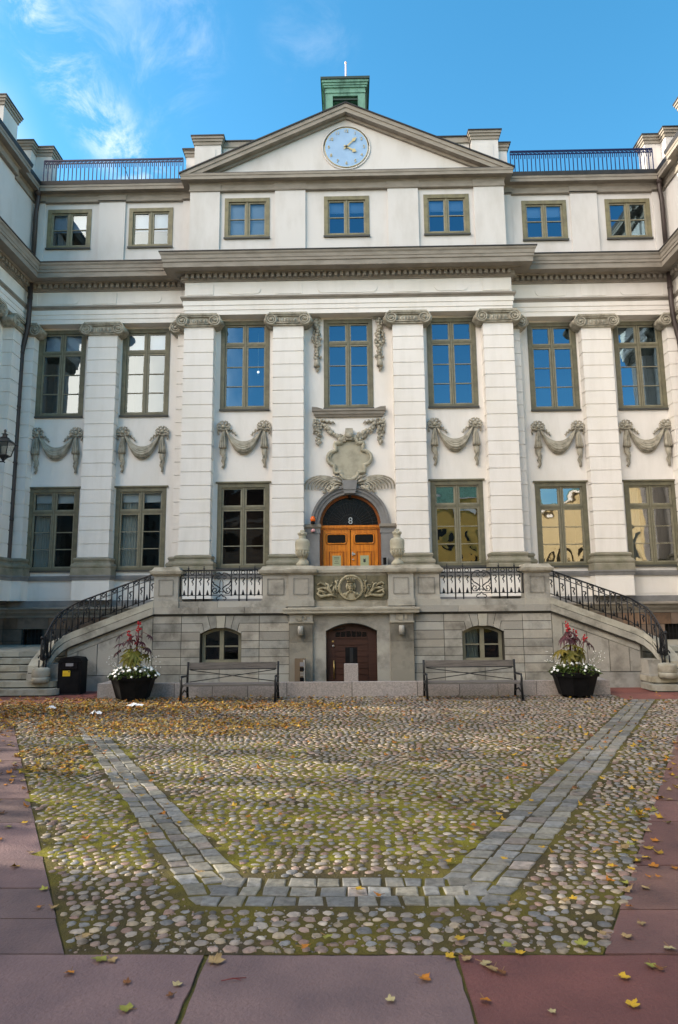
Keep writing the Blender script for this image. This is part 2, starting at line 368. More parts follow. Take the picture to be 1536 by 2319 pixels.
# attic walls
mb = MB()
ha = [hole(x, *AW) for x in (0, -2.91, 2.91)]
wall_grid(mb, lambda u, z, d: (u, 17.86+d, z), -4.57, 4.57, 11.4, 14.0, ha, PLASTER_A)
for a, b in ((3.71, 4.585), (1.2, 2.09)):
    for s in (-1, 1): mb.box(s*a, s*b, 17.79, 17.95 if a < 3 else 18.3, 11.4, 13.9, PLASTER_A)
for a, b in ((-3.71, -2.09), (-1.2, 1.2), (2.09, 3.71)): mb.box(a, b, 17.845, 17.9, 11.4, 12.27, PLASTER_A)
for s in (-1, 1):
    hw = [hole(s*x, *AW) for x in WX[1:]]
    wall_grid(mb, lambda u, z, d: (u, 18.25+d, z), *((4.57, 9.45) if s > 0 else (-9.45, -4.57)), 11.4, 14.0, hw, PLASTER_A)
    for a, b in ((6.63, 7.42), (4.57, 4.89), (9.06, 9.45)): mb.box(s*a, s*b, 18.19, 18.3, 11.4, 13.9, PLASTER_A)
    for a, b in ((4.89, 6.63), (7.42, 9.06)): mb.box(s*a, s*b, 18.235, 18.3, 11.4, 12.24, PLASTER_A)
    mb.box(s*9.40, s*19, WEND+.2, 18.3, 11.4, 14.0, PLASTER_A); mb.box(s*9.33, s*9.45, WEND+.15, WEND+1.0, 11.4, 13.9, PLASTER_A); mb.box(s*9.33, s*9.45, 15.95, 16.9, 11.4, 13.9, PLASTER_A)
pp(mb.build('attic_wall'))
# the bulk behind the walls
mb = MB(); mb.box(-19, 19, 19.5, 30, 0, 14.3, PLASTER)
for s in (-1, 1): mb.box(s*9.9, s*19, WEND+.5, 19.5, 0, 14.28, PLASTER)
pp(mb.build('rear_wall'))
# entablature and cornices
EP = [(-19, WEND), (-ES, WEND), (-ES, EW), (-EX, EW), (-EX, EC), (EX, EC), (EX, EW), (ES, EW), (ES, WEND), (19, WEND)]
mb = MB()
mb.sweep(EP, [(-.36, 9.90), (0, 9.90), (0, 10.03), (.02, 10.035), (.02, 10.165), (.04, 10.17), (.04, 10.30), (0, 10.41), (0, 10.875), (-.36, 10.88)], PLASTER)
def plate(mb, x0, x1, y, z0, z1, r, mt, d=.016):
    if r: poly = arc(x1-r, (z0+z1)/2, r, -pi/2, pi/2, 10)+arc(x0+r, (z0+z1)/2, r, pi/2, 3*pi/2, 10)
    else: poly = [(x0, z0), (x1, z0), (x1, z1), (x0, z1)]
    mb.prism(poly, y-d, y+.01, mt)
for c, hw_ in ((0, .84), (-2.91, .47), (2.91, .47)): plate(mb, c-hw_, c+hw_, EC, 10.50, 10.80, .15, PLASTER)
for c in (1.66, 4.16): 
    for s in (-1, 1): plate(mb, s*c-.38, s*c+.38, EC, 10.49, 10.81, 0, PLASTER)
for s in (-1, 1):
    for c in (5.82, 8.22): plate(mb, s*c-.45, s*c+.45, EW, 10.50, 10.80, .15, PLASTER)
    plate(mb, s*7.03-.35, s*7.03+.35, EW, 10.49, 10.81, 0, PLASTER); plate(mb, s*9.12-.13, s*9.12+.13, EW, 10.49, 10.81, 0, PLASTER)
pp(mb.build('frieze'))
mb = MB()
mb.sweep(EP, [(-.2, 10.305), (.05, 10.305), (.065, 10.34), (.10, 10.37), (.10, 10.415), (-.2, 10.425)], GREYP)
mb.sweep(EP, [(-.46, 10.872), (.03, 10.872), (.05, 10.90), (.09, 10.915), (.09, 11.045), (.21, 11.05), (.23, 11.085), (.50, 11.075), (.50, 11.215), (.525, 11.225), (.525, 11.30), (.54, 11.31), (.55, 11.40), (.58, 11.44), (.585, 11.485), (-.46, 11.49)], GREYP)
mb.sweep(EP, [(-.45, 11.486), (.605, 11.486), (.605, 11.515), (-.2, 11.62), (-.45, 11.62)], METAL)
for (x0, y0), (x1, y1) in zip(EP, EP[1:]):
    L_ = sqrt((x1-x0)**2+(y1-y0)**2); n = max(1, int(L_/.16)); dx, dy = (x1-x0)/L_, (y1-y0)/L_; nx, ny = dy, -dx
    for i in range(n):
        t = (i+.5)*L_/n
        if L_ < 1 and 0: continue
        cx, cy = x0+dx*t, y0+dy*t
        a = (cx-dx*.045+nx*.08, cy-dy*.045+ny*.08); b = (cx+dx*.045+nx*.175, cy+dy*.045+ny*.175)
        if min(a[1], b[1]) < 4: continue
        mb.box(a[0], b[0], a[1], b[1], 10.935, 11.047, GREYP)
pp(mb.build('main_cornice'))
AP = [(-19, WEND), (-9.25, WEND), (-9.25, 16.9), (-9.38, 16.9), (-9.38, 18.19), (-4.585, 18.19), (-4.585, 17.79), (4.585, 17.79), (4.585, 18.19), (9.38, 18.19), (9.38, 16.9), (9.25, 16.9), (9.25, WEND), (19, WEND)]
mb = MB()
mb.sweep(AP, [(-.2, 13.86), (.015, 13.86), (.035, 13.875), (.035, 13.91), (.012, 13.92), (.012, 14.06), (.05, 14.10), (.06, 14.12), (.23, 14.118), (.23, 14.21), (.245, 14.22), (.255, 14.285), (-.2, 14.29)], GREYP)
for a, b in ((3.68, 4.60), (1.17, 2.12)):
    for s in (-1, 1): mb.box(s*a, s*b, 17.755, 17.8, 13.865, 14.08, GREYP)
for s in (-1, 1): 
    for a, b in ((6.6, 7.45), (9.03, 9.3), (4.6, 4.92)): mb.box(s*a, s*b, 18.155, 18.2, 13.865, 14.08, GREYP)
pp(mb.build('attic_cornice'))
for s in (-1, 1):
    mb = MB(); q = AP[:6] if s < 0 else AP[8:]
    mb.sweep(q, [(-.7, 14.286), (.265, 14.286), (.285, 14.40), (.24, 14.41), (.02, 14.47), (-.7, 14.49)], METAL)
    pp(mb.build('roof_edge'))
mb = MB()
mb.box(-19, 19, 18.7, 30, 14.3, 14.44, METAL)
for s in (-1, 1): mb.box(s*9.6, s*19, WEND+.3, 18.7, 14.3, 14.44, METAL)
pp(mb.build('flat_roof'))
# ------------------------------------------------------------------ pediment
SL = .448
def chev(z_ap, w): return [(-w, z_ap-SL*w), (0, z_ap), (w, z_ap-SL*w)]
def band(mb, za, zb, wa, wb, y0, y1, mt):
    a = chev(za, wa); b = chev(zb, wb); mb.prism([a[0], a[1], b[1], b[0]], y0, y1, mt); mb.prism([a[1], a[2], b[2], b[1]], y0, y1, mt)
mb = MB()
band(mb, 16.45, 16.33, 4.84, 4.62, 17.53, 17.9, GREYP); band(mb, 16.33, 16.20, 4.66, 4.52, 17.555, 17.9, GREYP); band(mb, 16.20, 16.12, 4.4, 4.3, 17.72, 17.9, GREYP)
band(mb, 16.49, 16.449, 4.86, 4.86, 17.50, 17.95, METAL)
mb.box(-4.6, 4.6, 17.55, 17.8, 14.288, 14.315, METAL)
tr = pp(mb.build('raking_cornice'))
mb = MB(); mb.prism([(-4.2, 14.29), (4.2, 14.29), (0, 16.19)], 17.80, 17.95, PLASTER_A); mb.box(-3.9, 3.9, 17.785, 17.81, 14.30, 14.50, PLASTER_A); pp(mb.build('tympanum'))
mb = MB(); mb.prism([(-4.5, 14.42), (4.5, 14.42), (0, 16.42)], 17.955, 22.5, COPPER); pp(mb.build('pediment_roof'))
# clock
ck = MB()
CX, CZ, CRAD = .015, 15.20, .63
ring = arc(CX, CZ, CRAD, 0, 2*pi, 48)[:-1]
ck.prism(ring, 17.77, 17.80, DIAL)
clock = pp(ck.build('clock_dial'))
cf = MB(); cf.tube([(x, 17.775, z) for x, z in arc(CX, CZ, CRAD+.008, 0, 2*pi, 48)[:-1]], .011, GOLD, 6, True); cf.tube([(x, 17.79, z) for x, z in arc(CX, CZ, CRAD+.07, 0, 2*pi, 48)[:-1]], .025, PLASTER_A, 6, True)
cf.tube([(x, 17.772, z) for x, z in arc(CX, CZ, CRAD+.03, .1, pi-.1, 30)], .014, INK, 4)
def sub(mb, name, parent): 
    o = mb.build(name, parent); o.location = Vector(o.location)-sum((Vector(p.location) for p in anc(parent)), Vector()); return o
def anc(o):
    r = []
    while o: r.append(o); o = o.parent
    return r
sub(cf, 'clock_rim', clock)
for h in range(1, 13):
    nb = MB(); a = pi/2-h*pi/6; nb.text(str(h), .135, (CX+.52*cos(a), 17.757, CZ+.52*sin(a)), GOLD, .012); sub(nb, 'numeral', clock)
def hand(a, L_, w, tail):
    m_ = MB(); c, s_ = cos(a), sin(a); f = lambda l, q: (CX+c*l-s_*q, CZ+s_*l+c*q)
    m_.prism([f(-tail, w*.5), f(L_*.6, w*.45), f(L_*.72, w*1.5), f(L_, 0), f(L_*.72, -w*1.5), f(L_*.6, -w*.45), f(-tail, -w*.5)], 17.735, 17.745, GOLD); m_.lathe([(.05, 0), (.05, .02)], (CX, 17.74, CZ-.01), GOLD, 10)
    return m_
sub(hand(pi/2-2*pi*7.5/60, .43, .035, .1), 'minute_hand', clock); sub(hand(pi/2-2*pi*(4.0)/12, .34, .045, .08), 'hour_hand', clock)
# ------------------------------------------------------------------ cupola, flagpole, roof piers, railings
mb = MB()
mb.box(-.70, -.44, 20.8, 22.3, 16.2, 19.95, COPPER); mb.box(.44, .70, 20.8, 22.3, 16.2, 19.95, COPPER); mb.box(-.44, .44, 20.8, 22.3, 19.5, 19.95, COPPER); mb.box(-.44, .44, 21.3, 22.3, 16.2, 19.5, BLACKG)
mb.box(-.44, .44, 20.83, 20.9, 19.36, 19.42, COPPERD)
for z0, z1, o in ((19.60, 19.66, .03), (19.80, 19.87, .05), (19.87, 19.95, .08), (19.95, 20.04, .12)): mb.box(-.70-o, .70+o, 20.8-o, 22.3+o, z0, z1-.002, COPPER)
mb.box(-.86, .86, 20.64, 22.46, 20.04, 20.13, COPPERD)
for s in (-1, 1): mb.box(s*.715, s*.735, 20.77, 22.3, 16.2, 20.04, COPPERD)
cup = pp(mb.build('cupola'))
mb = MB(); mb.tube([(.03, 21.3, 20.1), (.03, 21.3, 21.22)], [.035, .028], PINKR, 8); mb.ball((.03, 21.3, 21.25), .05, PINKR); sub(mb, 'flagpole', cup)
def pier(x0, x1, y0, y1, z0, z1, cap=.29, panel=True):
    m_ = MB(); m_.box(x0, x1, y0, y1, z0, z1-cap+.002, PLASTER_A)
    if panel: m_.box(x0+.2*(x1-x0), x1-.2*(x1-x0), y0-.015, y0+.01, z0+.2, z1-cap-.15, PLASTER_A)
    for a, b, o in ((z1-cap, z1-cap+.10, .03), (z1-cap+.10, z1-cap+.18, .06), (z1-cap+.18, z1-.04, .09)): m_.box(x0-o, x1+o, y0-o, y1+o, a, b-.001, GREYP)
    m_.box(x0-.11, x1+.11, y0-.11, y1+.11, z1-.04, z1, METAL); return m_
for s in (-1, 1):
    q = lambda a, b: (min(s*a, s*b), max(s*a, s*b))
    pp(pier(*q(3.83, 4.64), 18.40, 19.2, 14.3, 16.13).build('roof_pier')); pp(pier(*q(4.66, 4.93), 18.55, 19.1, 14.3, 15.80, .24, False).build('roof_pier'))
    pp(pier(*q(9.24, 9.9), 18.77, 19.2, 14.3, 16.15).build('roof_pier')); pp(pier(*q(9.73, 10.6), 18.46, 18.75, 14.3, 16.15).build('roof_pier')); pp(pier(*q(9.93, 10.9), 17.15, 17.95, 14.3, 16.6).build('roof_pier'))
mb = MB(); mb.box(-3.8, 3.8, 18.6, 19.0, 14.3, 15.88, PLASTER_A); mb.box(-3.85, 3.85, 18.55, 19.05, 15.88, 16.06, GREYP); mb.box(-3.88, 3.88, 18.52, 19.08, 16.06, 16.10, METAL); pp(mb.build('roof_parapet'))
def roof_rail(p0, p1, z0, z1):
    m_ = MB(); a, b = Vector(p0), Vector(p1); L_ = (b-a).length; d = (b-a)/L_
    P = lambda t, z: (a.x+d.x*t, a.y+d.y*t, z)
    for z, r in ((z1, .030), (z1-.10, .018), (z0+.10, .018), (z0+.02, .022)): m_.tube([P(0, z), P(L_, z)], r, IRONB, 4)
    n = int(L_/.125)
    for i in range(n+1):
        t = L_*i/n; m_.tube([P(t, z0), P(t, z1)], .016, IRONB, 4)
        if i < n:
            tm = t+.5*L_/n
            m_.tube([P(tm, z0+.1), P(tm, z0+.22)], .016, IRONB, 4); m_.tube([P(tm, z1-.1), P(tm, z1-.24)], .016, IRONB, 4)
            m_.tube([P(t+.02, z1-.09), P(tm, z1-.02), P(t+L_/n-.02, z1-.09)], .016, IRONB, 4); m_.tube([P(t+.02, z0+.09), P(tm, z0+.02), P(t+L_/n-.02, z0+.09)], .016, IRONB, 4)
    return m_
for s in (-1, 1):
    pp(roof_rail((s*4.96, 18.3), (s*9.22, 18.3 if s < 0 else 18.3), 14.46, 15.34).build('roof_railing'))
    pp(roof_rail((s*9.85, 18.0), (s*9.85, 18.45), 14.46, 15.4).build('roof_railing')); pp(roof_rail((s*9.9, WEND+.1), (s*9.9, 17.1), 14.46, 15.4).build('roof_railing'))
mb = MB(); mb.tube([(-6.75, 18.3, 14.5), (-6.6, 18.9, 14.5)], .012, IRONB, 4); mb.tube([(-6.75, 18.3, 15.1), (-6.6, 18.9, 14.5)], .012, IRONB, 4); pp(mb.build('rail_brace'))
# ------------------------------------------------------------------ windows
def make_window(w, h, paint, rows, tr=None, cap=False, glass=GLASS, room=ROOM, sill=True):
    m_ = MB(); cw = .115; b0 = .115
    m_.box(-w/2, -w/2+cw, -.02, .13, 0, h, paint); m_.box(w/2-cw, w/2, -.02, .13, 0, h, paint)
    m_.box(-w/2+cw, w/2-cw, -.017, .13, h-cw, h, paint); m_.box(-w/2+cw, w/2-cw, -.017, .13, 0, b0, paint)
    m_.box(-w/2-.015, w/2+.015, -.06, -.02, 0, .05, DARKS)
    if cap: m_.box(-w/2-.05, w/2+.05, -.06, .02, h, h+.045, paint)
    x0, x1, z0, z1 = -w/2+cw, w/2-cw, b0, h-cw
    m_.box(-.035, .035, .015, .12, z0, z1, paint)
    m_.box(-.011, .011, .0, .02, z0, z1, SASH)
    bands = [(z0, z1, rows)]
    if tr:
        zt = h*tr; m_.box(x0, -.035, .015, .12, zt-.035, zt+.035, paint); m_.box(.035, x1, .015, .12, zt-.035, zt+.035, paint); bands = [(z0, zt-.035, rows), (zt+.035, z1, 1)]
    for a, b, r in bands:
        for u0, u1 in ((x0, -.035), (.035, x1)):
            s_ = .045
            m_.box(u0, u0+s_, .03, .09, a, b, SASH); m_.box(u1-s_, u1, .03, .09, a, b, SASH); m_.box(u0+s_, u1-s_, .032, .09, a, a+s_, SASH); m_.box(u0+s_, u1-s_, .032, .09, b-s_, b, SASH)
            for i in range(1, r):
                z = a+s_+(b-a-2*s_)*i/r; m_.box(u0+s_, u1-s_, .036, .085, z-.012, z+.012, SASH)
    # dark room behind
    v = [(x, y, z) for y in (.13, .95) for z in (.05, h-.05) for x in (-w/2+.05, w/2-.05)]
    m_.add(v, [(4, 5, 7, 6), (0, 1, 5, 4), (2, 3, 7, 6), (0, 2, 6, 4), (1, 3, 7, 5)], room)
    p = MB(); p.add([(x0, .06, z0), (x1, .06, z0), (x1, .06, z1), (x0, .06, z1)], [(0, 1, 2, 3)], glass)
    wn = m_.build('window'); pn = p.build('glass_panes', wn); wn['_d'] = (x0, x1, z0, z1)
    return wn
def blind(wn, frac, name='blind'):
    x0, x1, z0, z1 = wn['_d']; m_ = MB(); m_.box(x0+.03, x1-.03, .15, .165, z1-(z1-z0)*frac, z1, BLIND); m_.tube([(x0+.03, .157, z1-(z1-z0)*frac), (x1-.03, .157, z1-(z1-z0)*frac)], .018, BLIND); return m_.build(name, wn)
def curtain(wn, u0, u1, frac=1.):
    x0, x1, z0, z1 = wn['_d']; m_ = MB(); n = 26; a = x0+(x1-x0)*u0; b = x0+(x1-x0)*u1; zt, zb = z1, z1-(z1-z0)*frac
    vs = []
    for i in range(n+1):
        x = a+(b-a)*i/n; y = .22+.035*sin(i*1.5)+.012*sin(i*3.7)
        vs += [(x, y, zb), (x, y, zt)]
    m_.add(vs, [(2*i, 2*i+2, 2*i+3, 2*i+1) for i in range(n)], CURT, True); return m_.build('curtain', wn)
protos = {}
def window(kind, x, y, z, rz=0., **k):
    key = (kind, tuple(sorted((a, b.name) for a, b in k.items())))
    if key not in protos:
        if kind == 'main': w_ = make_window(MW[0], MW[2]-MW[1], WINP, 3, .735, **k)
        elif kind == 'ground': w_ = make_window(GW[0], GW[2]-GW[1], WINP, 3, .71, True, **k)
        else: w_ = make_window(AW[0], AW[2]-AW[1], WINA, 2, **k)
        protos[key] = w_; o = w_
    else:
        src = protos[key]; o = src.copy(); COL.objects.link(o)
        for ch in src.children:
            if ch.name.startswith('glass'): c = ch.copy(); COL.objects.link(c); c.parent = o
    o.parent = palace; o.location = Vector((x, y, z))-Vector(palace.location); o.rotation_euler = (0, 0, rz); return o
wm, wg, wa = {}, {}, {}
for x in (0, -2.91, 2.91): wm[x] = window('main', x, YC, MW[1], glass=GLASSU)
for x in (-5.86, -8.32, 5.86, 8.32): wm[x] = window('main', x, YW, MW[1], glass=GLASSL if x < 0 else GLASSU)
for x in (-2.91, 2.91): wg[x] = window('ground', x, YC, GW[1], glass=GLASSD if x < 0 else GLASSR, room=ROOMB if x < 0 else ROOM)
for x in (-5.86, -8.32, 5.86, 8.32): wg[x] = window('ground', x, YW, GW[1], glass=GLASSD if x < 0 else GLASSR)
for x in (0, -2.91, 2.91): wa[x] = window('attic', x, 17.86, AW[1], glass=GLASSL if x < -1 else GLASSU)
for x in (-5.86, -8.32, 5.86, 8.32): wa[x] = window('attic', x, YW, AW[1], glass=GLASSL if x < 0 else GLASSU)
for x in (-5.86, -8.32): blind(wm[x], .26); blind(wa[x], .5)
blind(wa[-2.91], .95)
for x in (0, 2.91, 5.86): blind(wa[x], .3)
for x in (-5.86, -8.32): curtain(wg[x], 0, .46 if x > -7 else .36); blind(wg[x], .13); curtain(wg[x], .90, 1.)
curtain(wg[8.32], .05, .3)
lm = MB(); lm.ball((.30, .5, 1.32), .036, emis('lit_lamp', (1, .90, .72), 1.6), 10); lm.ball((.30, .5, 1.22), .03, BRASS); lm.tube([(.30, .5, 1.37), (.30, .5, 2.5)], .006, BRASS, 4); lm.build('ceiling_lamp', wm[-2.91])
# ------------------------------------------------------------------ pilasters
def shaft_mb(w, d, z0=3.16, z1=9.56, n=17):
    m_ = MB(); h = (z1-z0)/n
    m_.box(-w/2+.022, w/2-.022, .022, d, z0, z1, PLASTER)
    for i in range(n): m_.box(-w/2, w/2, 0, d, z0+i*h+.004, z0+(i+1)*h-.022, PLASTER)
    return m_
def capital_mb(w, half=0):
    m_ = MB(); x0 = -w/2; x1 = w/2
    m_.box(x0-.10, x1+.10, -.12, .30, 9.84, 9.90, GREYC); m_.box(x0-.07, x1+.07, -.09, .30, 9.80, 9.84, GREYC)
    m_.box(x0-.01, x1+.01, -.04, .30, 9.56, 9.80, GREYC); m_.box(x0-.02, x1+.02, -.06, .3, 9.54, 9.575, GREYC)
    k = max(3, int((w-.3)/.11)) if w > .5 else 0
    for i in range(k):
        x = x0+.2+(w-.4)*(i+.5)/k; m_.ball((x, -.06, 9.67), .06, GREYC, 8, (.75, .8, 1.25)); m_.tube([(x-.055, -.075, 9.75), (x-.055, -.085, 9.62)], .014, GREYC, 4)
    m_.tube([(x0+.05, -.07, 9.60), (x1-.05, -.07, 9.60)], .022, GREYC, 6)
    sides = (-1, 1) if half == 0 else (half,)
    for s in sides:
        c = (s*(w/2+.035), 9.70); r = .175
        ringp = arc(c[0], c[1], r, 0, 2*pi, 20)[:-1]
        m_.prism(ringp, -.075, .28, GREYC, smooth=False)
        sp = [(c[0]+s*rr*cos(a), -.095, c[1]+rr*sin(a)) for a, rr in [(pi/2-2*pi*t*2.4, r*(1-.82*t)) for t in [i/44 for i in range(45)]]]
        m_.tube(sp, [.030-.013*i/44 for i in range(45)], GREYC, 5); m_.ball((c[0], -.11, c[1]), .034, GREYC, 8, (1, .8, 1))
        m_.tube([(c[0]+s*.12, y, c[1]+.04*sin(y*30)) for y in (-.08, 0, .1, .2, .28)], .10, GREYC, 8)
    return m_
def base_mb(w, d):
    m_ = MB(); pa = [(-w/2, d), (-w/2, 0), (w/2, 0), (w/2, d)]
    m_.sweep(pa, [(-.1, 2.675), (.13, 2.675), (.13, 2.84), (.115, 2.86), (.135, 2.90), (.135, 2.94), (.11, 2.98), (.07, 3.0), (.06, 3.05), (.08, 3.07), (.09, 3.11), (.07, 3.14), (.035, 3.155), (-.1, 3.165)], BASEST, False)
    m_.sweep(pa, [(-.1, 2.54), (.11, 2.54), (.12, 2.60), (.145, 2.64), (.145, 2.677), (-.1, 2.677)], GREYS, False)
    m_.sweep(pa, [(-.1, 2.0), (.09, 2.0), (.09, 2.542), (-.1, 2.542)], PLASTER, False); return m_
PR = {}
def pilaster(x, y, w, d, rz=0, half=0, base=True):
    k = (round(w, 3), round(d, 3), half)
    if k not in PR:
        o = shaft_mb(w, d).build('pilaster'); capital_mb(w, half).build('capital', o); base_mb(w, d).build('pilaster_base', o); PR[k] = o
    else: o = copy_tree(PR[k])
    o.parent = palace; o.location = Vector((x, y, 0))-Vector(palace.location); o.rotation_euler = (0, 0, rz); return o
for s in (-1, 1):
    pilaster(s*4.165, EC, .83, .33); pilaster(s*1.665, EC, .85, .33); pilaster(s*7.03, EW, .84, .32)
    pilaster(s*4.73, EW, .28, .32, 0, s); pilaster(s*9.15, EW, .28, .32, 0, -s)
    pilaster(s*ES, 17.60, .62, .32, -s*pi/2, 0)
    for y in (16.1,): pilaster(s*ES, y, .84, .32, -s*pi/2)
# plinth bands along the side walls (behind the terrace too)
WP = [(-19, WEND+.3), (-9.56, WEND+.3), (-9.56, YW-.02), (-4.6, YW-.02), (-4.6, YC-.02), (4.6, YC-.02), (4.6, YW-.02), (9.56, YW-.02), (9.56, WEND+.3), (19, WEND+.3)]
mb = MB()
mb.sweep(WP, [(-.05, 2.54), (.03, 2.54), (.05, 2.62), (.05, 2.675), (-.05, 2.68)], GREYS); mb.sweep(WP, [(-.05, 1.84), (.10, 1.84), (.10, 1.99), (.05, 2.0), (-.05, 2.0)], GREYS)
mb.sweep(WP, [(-.05, 1.54), (.10, 1.545), (.12, 1.60), (.20, 1.68), (.22, 1.76), (.30, 1.77), (.30, 1.805), (.10, 1.842), (-.05, 1.845)], GREYP)
pp(mb.build('plinth_moulding'))
mb = MB()
for s in (-1, 1):
    for z0, z1 in ((2.06, 2.46),):
        for a, b in ((7.65, 8.95), (4.95, 6.4)): mb = MB(); mb.box(s*a, s*b, YW-.012, YW+.01, z0, z1, PLASTER); pp(mb.build('plinth_panel'))
# sandstone basement
for s in (-1, 1):
    mb = MB()
    for r in range(5):
        z0, z1 = r*.31, r*.31+.295; x = 4.3+(.3 if r % 2 else 0)
        while x < 9.5:
            wd = random.uniform(.5, .9); x2 = min(x+wd, 9.55)
            a, b = x, x2-.012
            for (p, q) in ([(a, b)] if not (z1 > .70 and z0 < 1.17) else [(a, min(b, 8.38)), (max(a, 8.97), b)]):
                if q-p > .03: mb.box(s*p, s*q, 18.14, 18.3, z0, z1, BROWNST, rt(.7, 1.2, .1))
            x = x2
        y = WEND+.2
        while y < 18.1:
            y2 = min(y+random.uniform(.6, 1.), 18.12); mb.box(s*9.46, s*9.6, y, y2-.012, z0, z1, BROWNST, rt(.7, 1.2, .1)); y = y2
    mb.box(s*4.3, s*8.4, 18.16, 18.2, 0, 1.54, JOINT_AND_SHADE); mb.box(s*8.95, s*9.6, 18.16, 18.2, 0, 1.54, JOINT_AND_SHADE); mb.box(s*8.4, s*8.95, 18.16, 18.2, 0, .62, JOINT_AND_SHADE); mb.box(s*8.4, s*8.95, 18.16, 18.2, 1.24, 1.54, JOINT_AND_SHADE); mb.box(s*9.47, s*19, WEND+.21, 18.3, 0, 1.54, JOINT_AND_SHADE)
    mb.box(s*8.4, s*8.95, 18.45, 18.5, .6, 1.3, ROOM)
    pp(mb.build('sandstone_basement'))
for s in (-1, 1):
    mb = MB()
    for i in range(6): mb.tube([(s*(8.42+.1*i), 18.2, .64), (s*(8.42+.1*i), 18.2, 1.24)], .012, IRON, 4)
    for z in (.8, .98, 1.12): mb.tube([(s*8.4, 18.2, z), (s*8.95, 18.2, z)], .010, IRON, 4)
    pp(mb.build('window_grille'))
# ------------------------------------------------------------------ downpipes
for s in (-1, 1):
    mb = MB(); X_ = lambda x: s*x
    mb.tube([(X_(9.2), 18.0, 14.2), (X_(9.2), 18.02, 13.9), (X_(9.27), 18.08, 13.5), (X_(9.27), 18.08, 11.5)], .065, PIPE, 8)
    mb.tube([(X_(9.10), 17.72, 11.06), (X_(9.10), 17.72, 10.2), (X_(9.12), 17.74, 9.85), (X_(9.19), 17.78, 9.45), (X_(9.28), 17.80, 9.0), (X_(9.28), 17.80, 2.2), (X_(9.30), 17.76, 1.96), (X_(9.50), 17.45, 1.9)], .068, PIPE, 8)
    for z in (10.6, 9.0, 7.4, 5.8, 4.2, 2.8, 2.3): mb.lathe([(.078, -.03), (.078, .03)], (X_(9.28 if z < 9.2 else 9.10), 17.80 if z < 9.2 else 17.72, z), PIPE, 8)
    mb.lathe([(.09, -.15), (.09, .1)], (X_(9.2), 18., 14.15), PIPE, 8)
    pp(mb.build('downpipe'))
# ------------------------------------------------------------------ plaster ornament
def swag(x, y, mirror=1):
    m_ = MB(); zt = 6.66; hw = .50
    for k, (sg, dz, r, yo) in enumerate(((.36, .02, .026, -.04), (.40, .01, .028, -.08), (.44, 0, .034, -.10), (.49, -.01, .030, -.12), (.53, -.03, .036, -.12), (.575, -.04, .030, -.10), (.61, -.05, .028, -.06))):
        pts = []; rr = []
        for i in range(17):
            t = i/16; u = 2*t-1; pts.append((u*hw*.96, yo, zt-.03+dz-sg*(1-abs(u)**2.2))); rr.append(r*(.45+.75*(1-u*u)))
        m_.tube(pts, rr, GREYC, 6)
    for s in (-1, 1):
        xs = s*.56; js = random.uniform(-.01, .01)
        m_.tube([(xs-s*.02, -.05, zt), (xs, -.08, zt-.2), (xs+s*.01, -.1, zt-.42), (xs+s*.015, -.09, zt-.55)], [.035, .075, .10, .115], GREYC, 8, flat=.7)
        m_.tube([(xs+s*.015, -.07, zt-.50), (xs+s*.02, -.07, zt-.68), (xs+.035, -.06, zt-.80), (xs+js, -.05, zt-.9), (xs+.03, -.05, zt-1.0), (xs+s*.02, -.05, zt-1.09)], [.085, .08, .055, .06, .035, .04], GREYC, 7, flat=.7)
        for q in (-.045, .0, .045): m_.tube([(xs+q*.4, -.12, zt-.08), (xs+q, -.17, zt-.3), (xs+q*1.4, -.18, zt-.54)], .014, GREYC, 4)
        m_.tube([(xs-.03, -.1, zt-.62), (xs+.05, -.12, zt-.72), (xs-.03, -.1, zt-.82), (xs+.04, -.1, zt-.92)], .016, GREYC, 4)
        bc = (xs, zt+.07)
        m_.ball((bc[0], -.10, bc[1]), .058, GREYC, 8)
        for a in range(0, 360, 45):
            an = radians(a+20); L_ = .17 if a not in (270, 225) else .12
            lp = [(bc[0]+cos(an+o)*L_*q, -.06-.03*q, bc[1]+sin(an+o)*L_*q*.85) for o, q in ((-.1, .2), (-.38, .75), (-.2, 1.05), (.2, 1.05), (.38, .75), (.1, .2))]
            m_.tube(lp, .028, GREYC, 5, True)
        tl = [(bc[0]-s*.12, -.04, bc[1]-.05)]+[(bc[0]-s*(.2+.035*i), -.05-.02*(i % 2), bc[1]-.09-.035*i+(.035 if i % 2 else -.02)) for i in range(6)]
        m_.tube(tl, [.03]*5+[.022, .012], GREYC, 5)
        m_.tube([(bc[0]+s*.12, -.04, bc[1]-.05), (bc[0]+s*.17, -.06, bc[1]-.14), (bc[0]+s*.14, -.05, bc[1]-.22)], .022, GREYC, 5)
    o = m_.build('plaster_swag', palace); o.location = Vector((x, y, 0))-Vector(palace.location)
for x in (-2.91, 2.91): swag(x, YC)
for x in (-5.86, -8.32, 5.86, 8.32): swag(x, YW)
def blobs(m_, pts, r0, r1, mt, y, n=1):
    for (x, z) in pts:
        for _ in range(n): m_.ball((x+random.uniform(-.03, .03), y-random.uniform(0, .04), z+random.uniform(-.02, .02)), random.uniform(r0, r1), mt, 7, (1, .8, 1))
